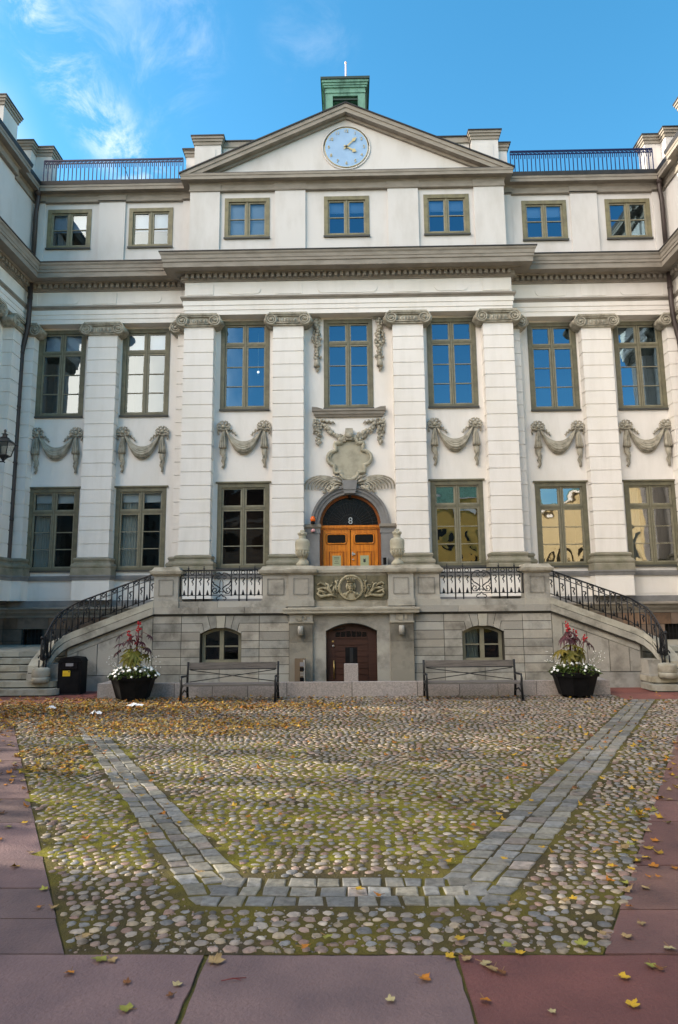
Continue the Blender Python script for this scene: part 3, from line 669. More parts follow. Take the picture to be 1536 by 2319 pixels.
for s in (-1, 1):
    m_ = MB(); x = s*.88; z = 9.84; m_.tube([(x, YC-.02, 9.88), (x, YC-.03, 8.5)], .03, GREYC, 5)
    while z > 8.62:
        w = .075+.03*sin(z*9); blobs(m_, [(x-w, z), (x+w, z)], .04, .062, GREYC, YC-.05); m_.ball((x+random.uniform(-.03, .03), YC-.10, z-.04), .06, GREYC, 7); z -= .088
    m_.tube([(x, YC-.07, 8.66), (x, YC-.08, 8.5), (x, YC-.07, 8.42)], [.05, .085, .095], GREYC, 8); m_.tube([(x, YC-.05, 8.44), (x+.03, YC-.05, 8.36), (x-.01, YC-.04, 8.28)], [.06, .05, .02], GREYC, 6)
    pp(m_.build('fruit_garland'))
mb = MB()
mb.sweep([(-.93, YC), (-.93, YC-.06), (.93, YC-.06), (.93, YC)], [(-.1, 6.97), (.0, 6.97), (.02, 7.02), (.05, 7.04), (.06, 7.11), (.09, 7.13), (.09, 7.18), (-.1, 7.19)], GREYP)
for s in (-1, 1): mb.prism([(s*.74, 7.187), (s*1.02, 7.187), (s*1.02, 7.245), (s*.88, 7.235)], YC-.15, YC+.01, GREYP)
pp(mb.build('moulded_sill'))
m_ = MB()
for i in range(23):
    u = -1+2*i/22
    if abs(u) < .13: continue
    z = 6.74-.42*(1-u*u); k = 1-abs(u)*.6
    blobs(m_, [(u*.70, z), (u*.70+.03, z-.07*k), (u*.70-.02, z+.05*k)], .045, .05+.05*k, GREYC, YC-.05)
m_.prism([(-.10, 6.62), (.10, 6.62), (.12, 6.44), (.08, 6.30), (-.08, 6.30), (-.12, 6.44)], YC-.16, YC, GREYC); m_.ball((0, YC-.16, 6.42), .10, GREYC, 10, (1, .7, .9))
for s in (-1, 1):
    for i in range(10):
        z = 6.9-.075*i; w = .11-.007*i; blobs(m_, [(s*.85-w*.6, z), (s*.85+w*.6, z-.03), (s*.85, z-.02)], .035, .06, GREYC, YC-.05)
    m_.tube([(s*(.72-.055*i), YC-.05, 6.86-.01*i+(.03 if i % 2 else -.025)) for i in range(7)], [.04]*5+[.03, .015], GREYC, 5)
    m_.tube([(s*.96, YC-.04, 6.92), (s*.99, YC-.05, 6.75), (s*.95, YC-.05, 6.6), (s*.98, YC-.04, 6.5)], .028, GREYC, 5)
pp(m_.build('fruit_festoon'))
# cartouche
def half_cart():
    cz = 5.80; p = arc(0, cz+.44, .21, pi/2, .05, 8)
    p += [(.23, cz+.43), (.40, cz+.43), (.40, cz+.37), (.35, cz+.22)]
    p += [(.42, cz+.20)]+[(.40+.20*sin(a), cz+.20*cos(a)) for a in [pi*i/10 for i in range(1, 10)]]+[(.42, cz-.20)]
    p += [(.42, cz-.24), (.42, cz-.40), (.24, cz-.40)]+[(.24*cos(a), cz-.40-.20*sin(a)) for a in [pi/2*i/7 for i in range(1, 8)]]
    return p
hp = half_cart(); full = hp+[(-x, z) for x, z in reversed(hp[1:-1])]
m_ = MB(); m_.prism(full, 17.775, YC+.01, CART)
m_.tube([(x, 17.745, z) for x, z in full], .05, CART, 8, True); m_.tube([(x*.88, 17.735, 5.78+(z-5.78)*.9) for x, z in full], .014, CART, 5, True)
ct = pp(m_.build('cartouche'))
m_ = MB()
for s in (-1, 1):
    for i in range(9):
        t = i/8; xe = 1.20-.70*t; zt_ = 5.30-.22*t; ze = 4.94-.02*t
        c = [(.13+.05*t, 5.02), (.13+(xe-.13)*.30, 5.02+(zt_-5.02)*.80), (.13+(xe-.13)*.62, zt_), (.13+(xe-.13)*.88, zt_-.07), (xe, zt_-.20), (xe+.015, ze)]
        pts = []
        for j in range(len(c)-1):
            for k in range(3):
                u = k/3; p0, p1, p2, p3 = (c[max(j-1, 0)], c[j], c[j+1], c[min(j+2, len(c)-1)])
                pts.append(tuple(.5*((2*p1[q])+(-p0[q]+p2[q])*u+(2*p0[q]-5*p1[q]+4*p2[q]-p3[q])*u*u+(-p0[q]+3*p1[q]-3*p2[q]+p3[q])*u**3) for q in (0, 1)))
        pts.append(c[-1]); n_ = len(pts)
        m_.tube([(s*x, YC-.05-.05*sin(pi*k/n_), z) for k, (x, z) in enumerate(pts)], [.012+.014*sin(pi*(k+.5)/n_) for k in range(n_)], GREYC, 6)
    blobs(m_, [(s*(.42+.05*i), 5.02-.045*abs(i-1)) for i in range(6)], .04, .065, GREYC, YC-.08)
    m_.tube([(s*.3, YC-.1, 5.0), (s*.45, YC-.12, 4.93), (s*.55, YC-.1, 4.86), (s*.62, YC-.08, 4.78)], [.05, .045, .035, .02], GREYC, 6)
    m_.tube([(s*.12, YC-.08, 5.12), (s*.28, YC-.12, 5.26), (s*.46, YC-.08, 5.30)], [.02, .04, .02], GREYC, 6); m_.tube([(s*.14, YC-.08, 5.08), (s*.33, YC-.13, 5.16), (s*.5, YC-.08, 5.2)], [.02, .04, .02], GREYC, 6)
sub(m_, 'palm_branches', ct)
# ------------------------------------------------------------------ portal and oak door
m_ = MB()
def ringband(m_, cz, r0, r1, y0, y1, mt, a0=0, a1=pi, n=28, cx=0):
    o = arc(cx, cz, r1, a0, a1, n); i_ = arc(cx, cz, r0, a0, a1, n)
    for k in range(n): m_.prism([i_[k], o[k], o[k+1], i_[k+1]], y0, y1, mt)
ringband(m_, 3.97, .83, .92, YC-.05, YC+.35, GREYS); ringband(m_, 3.97, .92, 1.0, YC-.08, YC+.05, GREYS); ringband(m_, 3.97, 1.0, 1.07, YC-.12, YC+.05, GREYS)
for s in (-1, 1):
    m_.box(s*.83, s*1.22, YC-.07, YC+.35, 1.75, 3.73, GREYS)
    m_.box(s*.81, s*1.24, YC-.09, YC+.35, 3.73, 3.87, GREYS); m_.box(s*.80, s*1.235, YC-.12, YC+.35, 3.872, 3.90, GREYP); m_.box(s*.79, s*1.235, YC-.15, YC+.35, 3.90, 3.972, GREYP)
m_.prism([(-.15, 4.80), (.15, 4.80), (.21, 5.16), (-.21, 5.16)], YC-.20, YC+.1, GREYS); m_.prism([(-.17, 4.90), (.17, 4.90), (.19, 5.06), (-.19, 5.06)], YC-.22, YC, GREYS)
pp(m_.build('portal_surround'))
m_ = MB(); YD = YC+.16
m_.box(-.83, .83, YD, YD+.08, 3.86, 3.97, OAK); m_.box(-.83, .83, YD-.03, YD, 3.90, 3.945, OAK)
for s in (-1, 1): m_.box(s*.83, s*.755, YD-.02, YD+.08, 1.75, 3.86, OAKD)
ringband(m_, 3.97, .765, .83, YD-.02, YD+.06, OAKD)
door = pp(m_.build('entrance_door'))
for s in (-1, 1):
    m_ = MB(); x0, x1 = sorted((s*.012, s*.745))
    zc = 3.60; cx = (x0+x1)/2
    m_.box(x0, x1, YD+.03, YD+.07, 1.75, 3.855, OAK)
    rr = lambda w, h, r: arc(cx+w-r, zc+h-r, r, 0, pi/2, 5)+arc(cx-w+r, zc+h-r, r, pi/2, pi, 5)+arc(cx-w+r, zc-h+r, r, pi, 1.5*pi, 5)+arc(cx+w-r, zc-h+r, r, 1.5*pi, 2*pi, 5)
    m_.prism(rr(.25, .115, .05), YD+.02, YD+.04, BLACKG); m_.tube([(x, YD+.02, z) for x, z in rr(.265, .13, .06)], .02, OAK, 6, True)
    m_.tube([(x, YD+.028, z) for x, z in rr(.285, .15, .07)], .01, OAKD, 5, True)
    for w, t, o, mm in ((.25, .03, .0, OAK), (.205, .02, .012, OAKD)):
        for a, b, c, d in ((-w, -w+t, 2.0, 3.28), (w-t, w, 2.0, 3.28), (-w+t, w-t, 3.28-t, 3.28)): m_.box(cx+a, cx+b, YD+.005+o, YD+.035, c, d, mm)
    m_.box(cx-.16, cx+.16, YD+.0, YD+.035, 2.2, 3.20, OAK)
    lf = sub(m_, 'door_leaf', door)
    n_ = MB(); n_.box(cx-.115, cx+.115, YD-.012, YD+.002, 2.86, 3.14, PLAQ)
    if s < 0:
        for z in (3.085, 3.045): n_.box(cx-.07, cx+.07, YD-.015, YD-.011, z, z+.012, INK)
        n_.box(cx-.045, cx+.045, YD-.015, YD-.011, 2.985, 2.997, INK); n_.box(cx-.065, cx+.065, YD-.015, YD-.011, 2.93, 2.942, INK)
    else:
        n_.ball((cx, YD-.013, 2.99), .035, INK, 8, (1, .15, 1.1)); n_.prism([(cx-.03, 3.025), (cx+.03, 3.025), (cx+.038, 3.055), (cx, 3.04), (cx-.038, 3.055)], YD-.016, YD-.011, INK)
    sub(n_, 'notice_plate', door)
    if s > 0:
        h_ = MB(); h_.box(.04, .075, YD+.0, YD+.03, 3.14, 3.24, STEEL); h_.box(.05, .13, YD-.02, YD+.0, 3.16, 3.19, STEEL); h_.ball((.07, YD-.0, 3.03), .025, STEEL); h_.box(.03, .12, YD+.012, YD+.03, 3.17, 3.21, STEEL); sub(h_, 'door_handle', door)
m_ = MB()
m_.prism(arc(0, 3.97, .77, 0, pi, 28), YD+.045, YD+.06, BLACKG)
for i in range(1, 20): a = pi*i/20; m_.tube([(.10*cos(a), YD+.035, 3.97+.10*sin(a)), (.76*cos(a), YD+.035, 3.97+.76*sin(a))], .006, IRON, 4)
for r in (.12, .3, .62): m_.tube([(x, YD+.035, z) for x, z in arc(0, 3.97, r, 0, pi, 18)], .007, IRON, 4)
m_.tube([(0, YD-.02, 4.78), (0, YD-.08, 4.74)], .05, IRON, 8)
fl = sub(m_, 'fanlight', door)
m_ = MB(); m_.text('8', .26, (.01, YD-.015, 4.085), STEEL, .02); sub(m_, 'house_number', door)
# ================================================================== TERRACE with double stair
T = 14.5
terr = tag(empty('stone_terrace', (0, T, 0)), 'grey stone entrance terrace with double curved staircase, iron railings and carved portrait medallion', 'terrace')
def tp(o): o.parent = terr; o.location = Vector(o.location)-Vector(terr.location); return o
m_ = MB()
ROWS = [(0, .335), (.335, .525), (.525, .695), (.695, .87), (.87, 1.04), (1.04, 1.23), (1.23, 1.41), (1.41, 1.575)]
def course(x0, x1, z0, z1, y=T, mt=TSTONE): m_.box(x0+.006, x1-.006, y, y+.3, z0+.006, z1-.006, mt, rt(.78, 1.14, .03))
for s in (-1, 1):
    f = lambda a, b, z0, z1, y=T: course(min(s*a, s*b), max(s*a, s*b), z0, z1, y)
    for z0, z1 in ROWS:
        f(1.34, 1.99, z0, z1, T-.02 if z0 == 0 else T); f(3.68, 4.3, z0, z1, T-.02 if z0 == 0 else T)
        if z1 <= .53: 
            for a, b in ((1.99, 2.84), (2.84, 3.68)): f(a, b, z0, z1, T-.02 if z0 == 0 else T)
        elif z1 <= 1.24: f(1.99, 2.38, z0, z1); f(3.27, 3.68, z0, z1)
    # voussoirs over the basement window
    cx = 2.825
    P = lambda pts: m_.prism([(s*x, z) for x, z in pts], T, T+.3, TSTONE, tint=rt(.8, 1.12, .03))
    topz = lambda x: 1.19+.14*(1-((x-cx)/.445)**2)
    P([(1.996, 1.236), (2.375, 1.236), (2.385, 1.195), (2.46, topz(2.46)), (2.42, 1.405), (1.996, 1.405)])
    P([(3.674, 1.236), (3.275, 1.236), (3.265, 1.195), (3.19, topz(3.19)), (3.23, 1.405), (3.674, 1.405)])
    P([(1.996, 1.416), (2.43, 1.416), (2.47, topz(2.47)), (2.60, topz(2.60)), (2.53, 1.57), (1.996, 1.57)]); P([(3.674, 1.416), (3.22, 1.416), (3.18, topz(3.18)), (3.05, topz(3.05)), (3.12, 1.57), (3.674, 1.57)])
    P([(2.542, 1.57), (2.612, topz(2.612)), (2.735, topz(2.735)), (2.715, 1.57)]); P([(3.108, 1.57), (3.038, topz(3.038)), (2.915, topz(2.915)), (2.935, 1.57)])
    m_.prism([(s*2.725, 1.57), (s*2.745, 1.315), (s*2.905, 1.315), (s*2.925, 1.57)], T-.02, T+.3, TSTONE, tint=(1.1, 1.1, 1.05))
    m_.box(s*1.34, s*2.38, T+.015, T+.29, .01, 1.58, JOINT_AND_SHADE); m_.box(s*3.27, s*4.29, T+.015, T+.29, .01, 1.58, JOINT_AND_SHADE); m_.box(s*2.38, s*3.27, T+.015, T+.29, .01, .55, JOINT_AND_SHADE); m_.box(s*2.38, s*3.27, T+.015, T+.29, 1.345, 1.58, JOINT_AND_SHADE)
# string band and curb
m_.box(-4.3, 4.3, T-.02, T+.35, 1.578, 1.622, JOINT_AND_SHADE)
xs = [-4.34, -3.1, -1.8, -1.45]
for s in (-1, 1):
    for a, b in ((4.34, 3.3), (3.3, 2.3), (2.3, 1.40)): m_.box(s*a, s*(b+.006), T-.06, T+.35, 1.62, 1.755, TSTONE, rt(.85, 1.1, .02))
    for a, b in ((3.75, 2.9), (2.9, 1.93)): m_.box(s*a, s*(b+.006), T-.005, T+.3, 1.757, 1.885, TSTONE, rt(.9, 1.15, .02))
tp(m_.build('terrace_wall'))
# solid core and floor
m_ = MB(); m_.box(-4.25, 4.25, T+.75, 17.75, 0, 1.74, TSTONE); m_.box(-4.25, 4.25, T+.3, 17.8, 1.742, 1.76, TCAP); tp(m_.build('terrace_floor'))
# parapet piers
def parapier(x0, x1, y, panel=True):
    q = MB(); q.box(x0, x1, y, y+.38, 1.757, 2.45, TSTONE, rt(.95, 1.12, .02)); q.box(x0-.02, x1+.02, y-.02, y+.40, 1.757, 1.90, TSTONE, (1.02, 1.02, 1))
    if panel:
        a, b, c, d = x0+.11, x1-.11, 2.02, 2.36
        for u0, u1, v0, v1 in ((a-.012, a+.012, c, d), (b-.012, b+.012, c, d), (a, b, c-.012, c+.012), (a, b, d-.012, d+.012)): q.box(u0, u1, y-.012, y+.01, v0, v1, TSTONE, (.72, .72, .72))
    q.sweep([(x0, y+.38), (x0, y), (x1, y), (x1, y+.38)], [(-.1, 2.44), (.02, 2.44), (.04, 2.475), (.075, 2.48), (.085, 2.52), (.085, 2.555), (.05, 2.565), (-.0, 2.635), (-.1, 2.64)], TCAP)
    q.box(x0+.05, x1-.05, y+.05, y+.36, 2.5, 2.638, TCAP); return q
for s in (-1, 1):
    q = lambda a, b: (min(s*a, s*b), max(s*a, s*b))
    tp(parapier(*q(3.77, 4.30), T-.02).build('parapet_pier')); tp(parapier(*q(1.352, 1.925), T).build('parapet_pier')); tp(parapier(*q(.81, 1.35), T-.10).build('parapet_pier'))
q = MB(); q.box(-.81, .81, T-.01, T+.3, 1.757, 2.45, TCAP); q.sweep([(-.81, T), (.81, T)], [(-.1, 2.42), (.01, 2.42), (.03, 2.47), (.06, 2.48), (.06, 2.55), (.03, 2.56), (-.0, 2.63), (-.3, 2.635)], TCAP); tp(q.build('parapet_wall'))
# portrait relief
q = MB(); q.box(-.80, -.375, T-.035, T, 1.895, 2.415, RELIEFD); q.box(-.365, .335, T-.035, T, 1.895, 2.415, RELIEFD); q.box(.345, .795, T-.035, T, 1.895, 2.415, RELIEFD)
random.seed(3)
for s in (-1, 1):
    def sw(pts, r): q.tube([(s*x, T-.05-.02*random.random(), z) for x, z in pts], r, RELIEF, 6)
    sw([(.30, 1.95), (.42, 2.0), (.55, 1.98), (.66, 1.97), (.72, 2.03), (.68, 2.10), (.61, 2.08)], [.02, .03, .035, .035, .03, .025, .02])
    sw([(.32, 1.98), (.44, 2.06), (.52, 2.14), (.62, 2.15), (.70, 2.13)], [.02, .03, .035, .03, .015]); sw([(.40, 2.04), (.48, 2.14), (.50, 2.22), (.56, 2.25)], [.02, .03, .03, .02])
    sw([(.52, 2.14), (.58, 2.22), (.66, 2.26), (.72, 2.22)], [.02, .03, .03, .018]); sw([(.56, 2.05), (.64, 2.08), (.72, 2.12)], [.02, .028, .015])
    sw([(.30, 2.06), (.33, 2.16), (.30, 2.25), (.34, 2.31)], [.02, .03, .028, .02]); sw([(.34, 2.0), (.38, 2.1), (.36, 2.2)], [.02, .025, .012])
    for i in range(34): q.ball((s*random.uniform(.30, .72), T-.045, random.uniform(1.97, 2.27)), random.uniform(.014, .028), RELIEF, 6, (1, .8, 1))
    for i in range(5): q.ball((s*(.285+.015*(i % 2)), T-.05, 2.06+.06*i), .024, RELIEF, 6)
random.seed(11)
rl = tp(q.build('carved_relief'))
q = MB(); RC = (0, T-.04, 2.155)
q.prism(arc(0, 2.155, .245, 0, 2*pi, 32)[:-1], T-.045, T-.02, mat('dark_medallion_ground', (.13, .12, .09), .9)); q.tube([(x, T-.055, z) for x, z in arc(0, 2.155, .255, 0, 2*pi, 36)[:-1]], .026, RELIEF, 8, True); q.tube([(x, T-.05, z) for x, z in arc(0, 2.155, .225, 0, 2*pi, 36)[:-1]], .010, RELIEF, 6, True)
# shoulders, neck, head with face, beard and crown
q.prism([(-.185, 1.985), (-.15, 1.95), (0, 1.925), (.15, 1.95), (.185, 1.985), (.15, 2.04), (.06, 2.075), (-.06, 2.075), (-.15, 2.04)], T-.075, T-.04, RELIEF)
for s in (-1, 1): q.tube([(s*.05, T-.085, 2.07), (s*.09, T-.09, 2.03), (s*.10, T-.085, 1.95)], [.02, .026, .02], RELIEF, 6); q.ball((s*.135, T-.07, 2.01), .045, RELIEF, 8, (1, .6, .8))
q.ball((0, T-.075, 2.185), .082, RELIEF, 14, (.78, .85, 1.1)); q.ball((0, T-.085, 2.10), .05, RELIEF, 10, (.95, .9, 1.1)); q.tube([(0, T-.14, 2.205), (0, T-.165, 2.17), (0, T-.15, 2.158)], [.010, .017, .012], RELIEF, 6)
for s in (-1, 1):
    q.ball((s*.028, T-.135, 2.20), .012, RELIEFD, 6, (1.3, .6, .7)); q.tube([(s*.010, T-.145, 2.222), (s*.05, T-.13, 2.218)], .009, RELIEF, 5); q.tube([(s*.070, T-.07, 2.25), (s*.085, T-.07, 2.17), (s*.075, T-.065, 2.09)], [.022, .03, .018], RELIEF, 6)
    q.tube([(s*.004, T-.148, 2.138), (s*.04, T-.135, 2.125)], .010, RELIEF, 5)
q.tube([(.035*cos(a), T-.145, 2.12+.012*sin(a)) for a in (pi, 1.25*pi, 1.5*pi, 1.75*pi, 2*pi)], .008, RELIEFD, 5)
q.lathe([(.078, 0), (.085, .01), (.085, .03), (.092, .04), (.03, .045)], (0, T-.07, 2.262), RELIEF, 14)
for i in range(5): a = pi+.5+(pi-1.)*i/4; q.tube([(.085*cos(a), T-.07+.085*sin(a), 2.30), (.095*cos(a), T-.07+.095*sin(a), 2.335), (.098*cos(a), T-.07+.098*sin(a), 2.365)], [.016, .02, .006], RELIEF, 5)
sub(q, 'portrait_medallion', rl)
# central cellar portal
q = MB()
for s in (-1, 1):
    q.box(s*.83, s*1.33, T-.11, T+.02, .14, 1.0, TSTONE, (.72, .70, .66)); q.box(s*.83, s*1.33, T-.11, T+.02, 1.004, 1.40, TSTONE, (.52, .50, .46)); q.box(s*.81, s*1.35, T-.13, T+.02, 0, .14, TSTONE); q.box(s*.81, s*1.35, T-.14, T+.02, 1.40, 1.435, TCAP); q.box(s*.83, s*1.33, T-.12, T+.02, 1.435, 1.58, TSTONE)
    for i, (dx, w, dz) in enumerate(((-.09, .05, .02), (-.02, .09, -.005), (.09, .05, .02))): q.box(s*1.08+dx-w/2, s*1.08+dx+w/2, T-.15, T-.11, 1.46+dz, 1.57, TCAP)
    q.box(s*.55, s*.83, T-.03, T+.3, 0, 1.22, TSTONE, (1.05, 1.05, 1.05)); q.box(s*.57, s*.83, T-.05, T-.02, 0, .15, TSTONE)
ap = [( -.55+1.1*i/16, 1.22+.17*(1-(( -.55+1.1*i/16)/.55)**2)) for i in range(17)]
q.prism(ap+[(.83, 1.22), (.83, 1.58), (-.83, 1.58), (-.83, 1.22)], T-.03, T+.3, TSTONE, tint=(.95, .95, .95))
q.tube([(x, T-.03, z) for x, z in ap], .012, JOINT_AND_SHADE, 5)
q.sweep([(-1.35, T), (-1.35, T-.11), (1.35, T-.11), (1.35, T)], [(-.1, 1.58), (.02, 1.58), (.05, 1.60), (.10, 1.61), (.10, 1.67), (.115, 1.675), (.115, 1.715), (-.1, 1.757)], TCAP)
tp(q.build('cellar_portal'))
q = MB(); q.box(-.56, .56, T+.16, T+.2, 0, 1.40, BROWND); q.box(-.53, -.36, T+.15, T+.17, 0, 1.35, BROWND); q.box(.36, .53, T+.15, T+.17, 0, 1.35, BROWND)
for i in range(8): q.box(-.35, .35, T+.14, T+.165, .05+.125*i, .16+.125*i, BROWND)
for i in range(6): q.prism([(-.34+.115*i, 1.10), (-.25+.115*i, 1.10), (-.25+.115*i, 1.19+.03*(1-abs(i-2.2)/3)), (-.34+.115*i, 1.19+.03*(1-abs(i-2.8)/3))], T+.14, T+.165, BLACKG)
q.box(-.36, .34, T+.135, T+.16, 1.06, 1.09, BROWND)
q.tube([(-.40, T+.10, 1.24), (-.14, T+.10, 1.285)], .014, IRON, 6)
cd_ = tp(q.build('cellar_door'))
q = MB(); q.tube([(-.385, T+.10, .22), (-.385, T+.10, .60)], .013, BRASS, 6); q.tube([(-.385, T+.15, .24), (-.385, T+.10, .24)], .009, BRASS, 5); q.tube([(-.385, T+.15, .58), (-.385, T+.10, .58)], .009, BRASS, 5); sub(q, 'door_handle', cd_)
q = MB(); q.ball((-.395, T+.13, .905), .028, STEEL, 8); q.box(-.425, -.385, T+.145, T+.155, .985, 1.02, BRASS); sub(q, 'door_lock', cd_)
# basement windows
def bwin(cx):
    q = MB(); tz = lambda x: .62+.135*(1-(x/.43)**2); n = 12
    out = [(-.43, 0), (.43, 0)]+[(.43-.86*i/n, tz(.43-.86*i/n)) for i in range(n+1)]
    inn = [(-.36, .07), (.36, .07)]+[(.36-.72*i/n, tz(.36-.72*i/n)-.065) for i in range(n+1)]
    k = len(out)
    for i in range(k): q.prism([out[i], out[(i+1) % k], inn[(i+1) % k], inn[i]], .0, .08, SASH)
    q.box(-.045, .045, -.01, .08, .07, .69, SASH); q.box(-.36, -.045, .02, .07, .34, .37, SASH); q.box(.045, .36, .02, .07, .34, .37, SASH); q.box(-.47, .47, -.06, .1, -.04, .0, TCAP)
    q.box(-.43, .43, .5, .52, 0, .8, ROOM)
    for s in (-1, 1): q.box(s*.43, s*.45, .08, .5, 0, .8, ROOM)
    o = q.build('basement_window'); o.location = (cx, T+.16, .56); p = MB(); p.prism(inn, .04, .045, GLASSD); p.build('glass_panes', o); return tp(o)
bw = bwin(-2.825); bw2 = bwin(2.825); bw2.scale = (1, 1, 1)
q = MB()
for u0, u1 in ((-.34, -.06),):
    vs = []
    for i in range(21): x = u0+(u1-u0)*i/20; vs += [(x, .16+.03*sin(i*1.4), .05), (x, .16+.03*sin(i*1.4), .68)]
    q.add(vs, [(2*i, 2*i+2, 2*i+3, 2*i+1) for i in range(20)], CURT, True)
q.build('curtain', bw2); 
# sloping stair parapets with curled ends
def zc(x): return 1.91-.375*(x-4.3)
for s in (-1, 1):
    q = MB()
    path = [(4.29, T-.045, zc(4.29)), (5.0, T-.045, zc(5.0)), (5.7, T-.045, zc(5.7)), (6.05, T-.05, zc(6.05)), (6.2, T-.08, 1.17), (6.33, T-.17, 1.04), (6.41, T-.30, .86), (6.44, T-.43, .70), (6.45, T-.52, .58)]
    def cross(i, hw0, hw1, d0, d1):
        p = path[i]; a = Vector(path[max(i-1, 0)]); b = Vector(path[min(i+1, len(path)-1)]); t = (b-a); t.z = 0; t.normalize(); nrm = Vector((t.y, -t.x, 0))
        c = Vector(p); up = 1.0
        return [c+nrm*hw0+Vector((0, 0, -d0)), c+nrm*hw1+Vector((0, 0, -d0)), c+nrm*hw1+Vector((0, 0, -d1)), c+nrm*hw0+Vector((0, 0, -d1))]
    def ribbon(h0, h1, d0, d1, mt, tint):
        vs = []; k = len(path)
        for i in range(k): vs += [(s*v.x, v.y, max(v.z, .0)) for v in cross(i, h0, h1, d0, d1)]
        fs = [(4*i+j, 4*i+(j+1) % 4, 4*i+4+(j+1) % 4, 4*i+4+j) for i in range(k-1) for j in range(4)]+[(0, 1, 2, 3), (4*k-1, 4*k-2, 4*k-3, 4*k-4)]
        q.add(vs, fs, mt, False, tint)
    ribbon(-.30, .0, 0, .142, TSTONE, (1.12, 1.12, 1.05)); ribbon(-.29, -.03, .142, .158, JOINT_AND_SHADE, None); ribbon(-.32, .04, .158, .30, TSTONE, (1.0, 1.0, .97)); ribbon(-.30, .015, .30, .335, JOINT_AND_SHADE, None)
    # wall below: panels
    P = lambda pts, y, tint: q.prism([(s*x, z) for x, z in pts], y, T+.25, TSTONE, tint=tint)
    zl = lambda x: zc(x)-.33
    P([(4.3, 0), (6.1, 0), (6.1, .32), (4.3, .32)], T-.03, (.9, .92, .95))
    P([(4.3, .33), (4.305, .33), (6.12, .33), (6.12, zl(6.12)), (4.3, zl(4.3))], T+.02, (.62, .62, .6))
    P([(4.31, .335), (4.52, .335), (4.52, zl(4.52)), (4.31, zl(4.31))], T, (1, 1, .98))
    P([(4.52, zl(4.52)-.13), (4.52, zl(4.52)), (6.14, zl(6.14)), (6.14, zl(6.14)-.13)], T, (1.02, 1.02, 1))
    for a, b in ((4.55, 5.02), (5.04, 5.48), (5.50, 5.9), (5.92, 6.14)): P([(a, .335), (b, .335), (b, zl(b)-.145), (a, zl(a)-.145)], T+.004, rt(.85, 1.08, .03))
    q.box(s*6.1, s*6.42, T-.46, T+.2, 0, .30, TSTONE, (.85, .86, .9)); q.box(s*6.14, s*6.4, T-.36, T+.2, .30, .60, TSTONE, (.95, .95, .95))
    tp(q.build('stair_parapet'))
    q = MB()
    NC = (s*6.40, T-.62, 0)
    q.lathe([(.185, .26), (.185, .365), (.172, .372), (.180, .385), (.182, .50), (.172, .535), (.12, .55), (.05, .555)], NC, STEP, 20); q.lathe([(.176, .36), (.176, .39)], NC, JOINT_AND_SHADE, 20)
    tp(q.build('newel_drum'))
    # winding steps that face the court, then a landing and the flight up to the terrace
    for i in range(6):
        q = MB(); y0 = 13.62+.25*i; z0 = .0+.138*i; xi = (5.98, 6.08, 6.42, 6.44, 6.46, 6.48)[i]; x = xi
        r = .16 if i < 2 else .02
        cuts = sorted([7.1+random.uniform(-.3, .3), 8.2+random.uniform(-.4, .4), 9.44])
        for c in cuts:
            if x == xi: poly = [(s*c, y0), (s*c, y0+.6), (s*x, y0+.6), (s*x, y0+r)]+[(s*(x+r-r*cos(a)), y0+r-r*sin(a)) for a in (.5, 1.0, pi/2)]
            else: poly = [(s*(x+.006), y0), (s*c, y0), (s*c, y0+.6), (s*(x+.006), y0+.6)]
            q.prism(poly, z0+.026, z0+.138, STEP, 'z', rt(.82, 1.12, .05)); x = c
        q.box(s*(xi+.05), s*9.43, y0+.035, y0+.6, z0, z0+.03, JOINT_AND_SHADE)  # dark joint strip also paints the shadow under each tread nosing
        tp(q.build('stair_step'))
    q = MB(); q.box(s*6.3, s*9.44, 15.4, 18.1, .68, .826, STEP); q.box(s*6.3, s*9.44, 15.5, 18.1, 0, .68, TSTONE); tp(q.build('stair_landing'))
    for i in range(6):
        q = MB(); q.box(s*(6.28-.33*i), s*(6.28-.33*(i+1)), T+.22, 17.9, .0, .826+.155*(i+1), STEP, rt(.9, 1.1, .04)); tp(q.build('stair_step'))
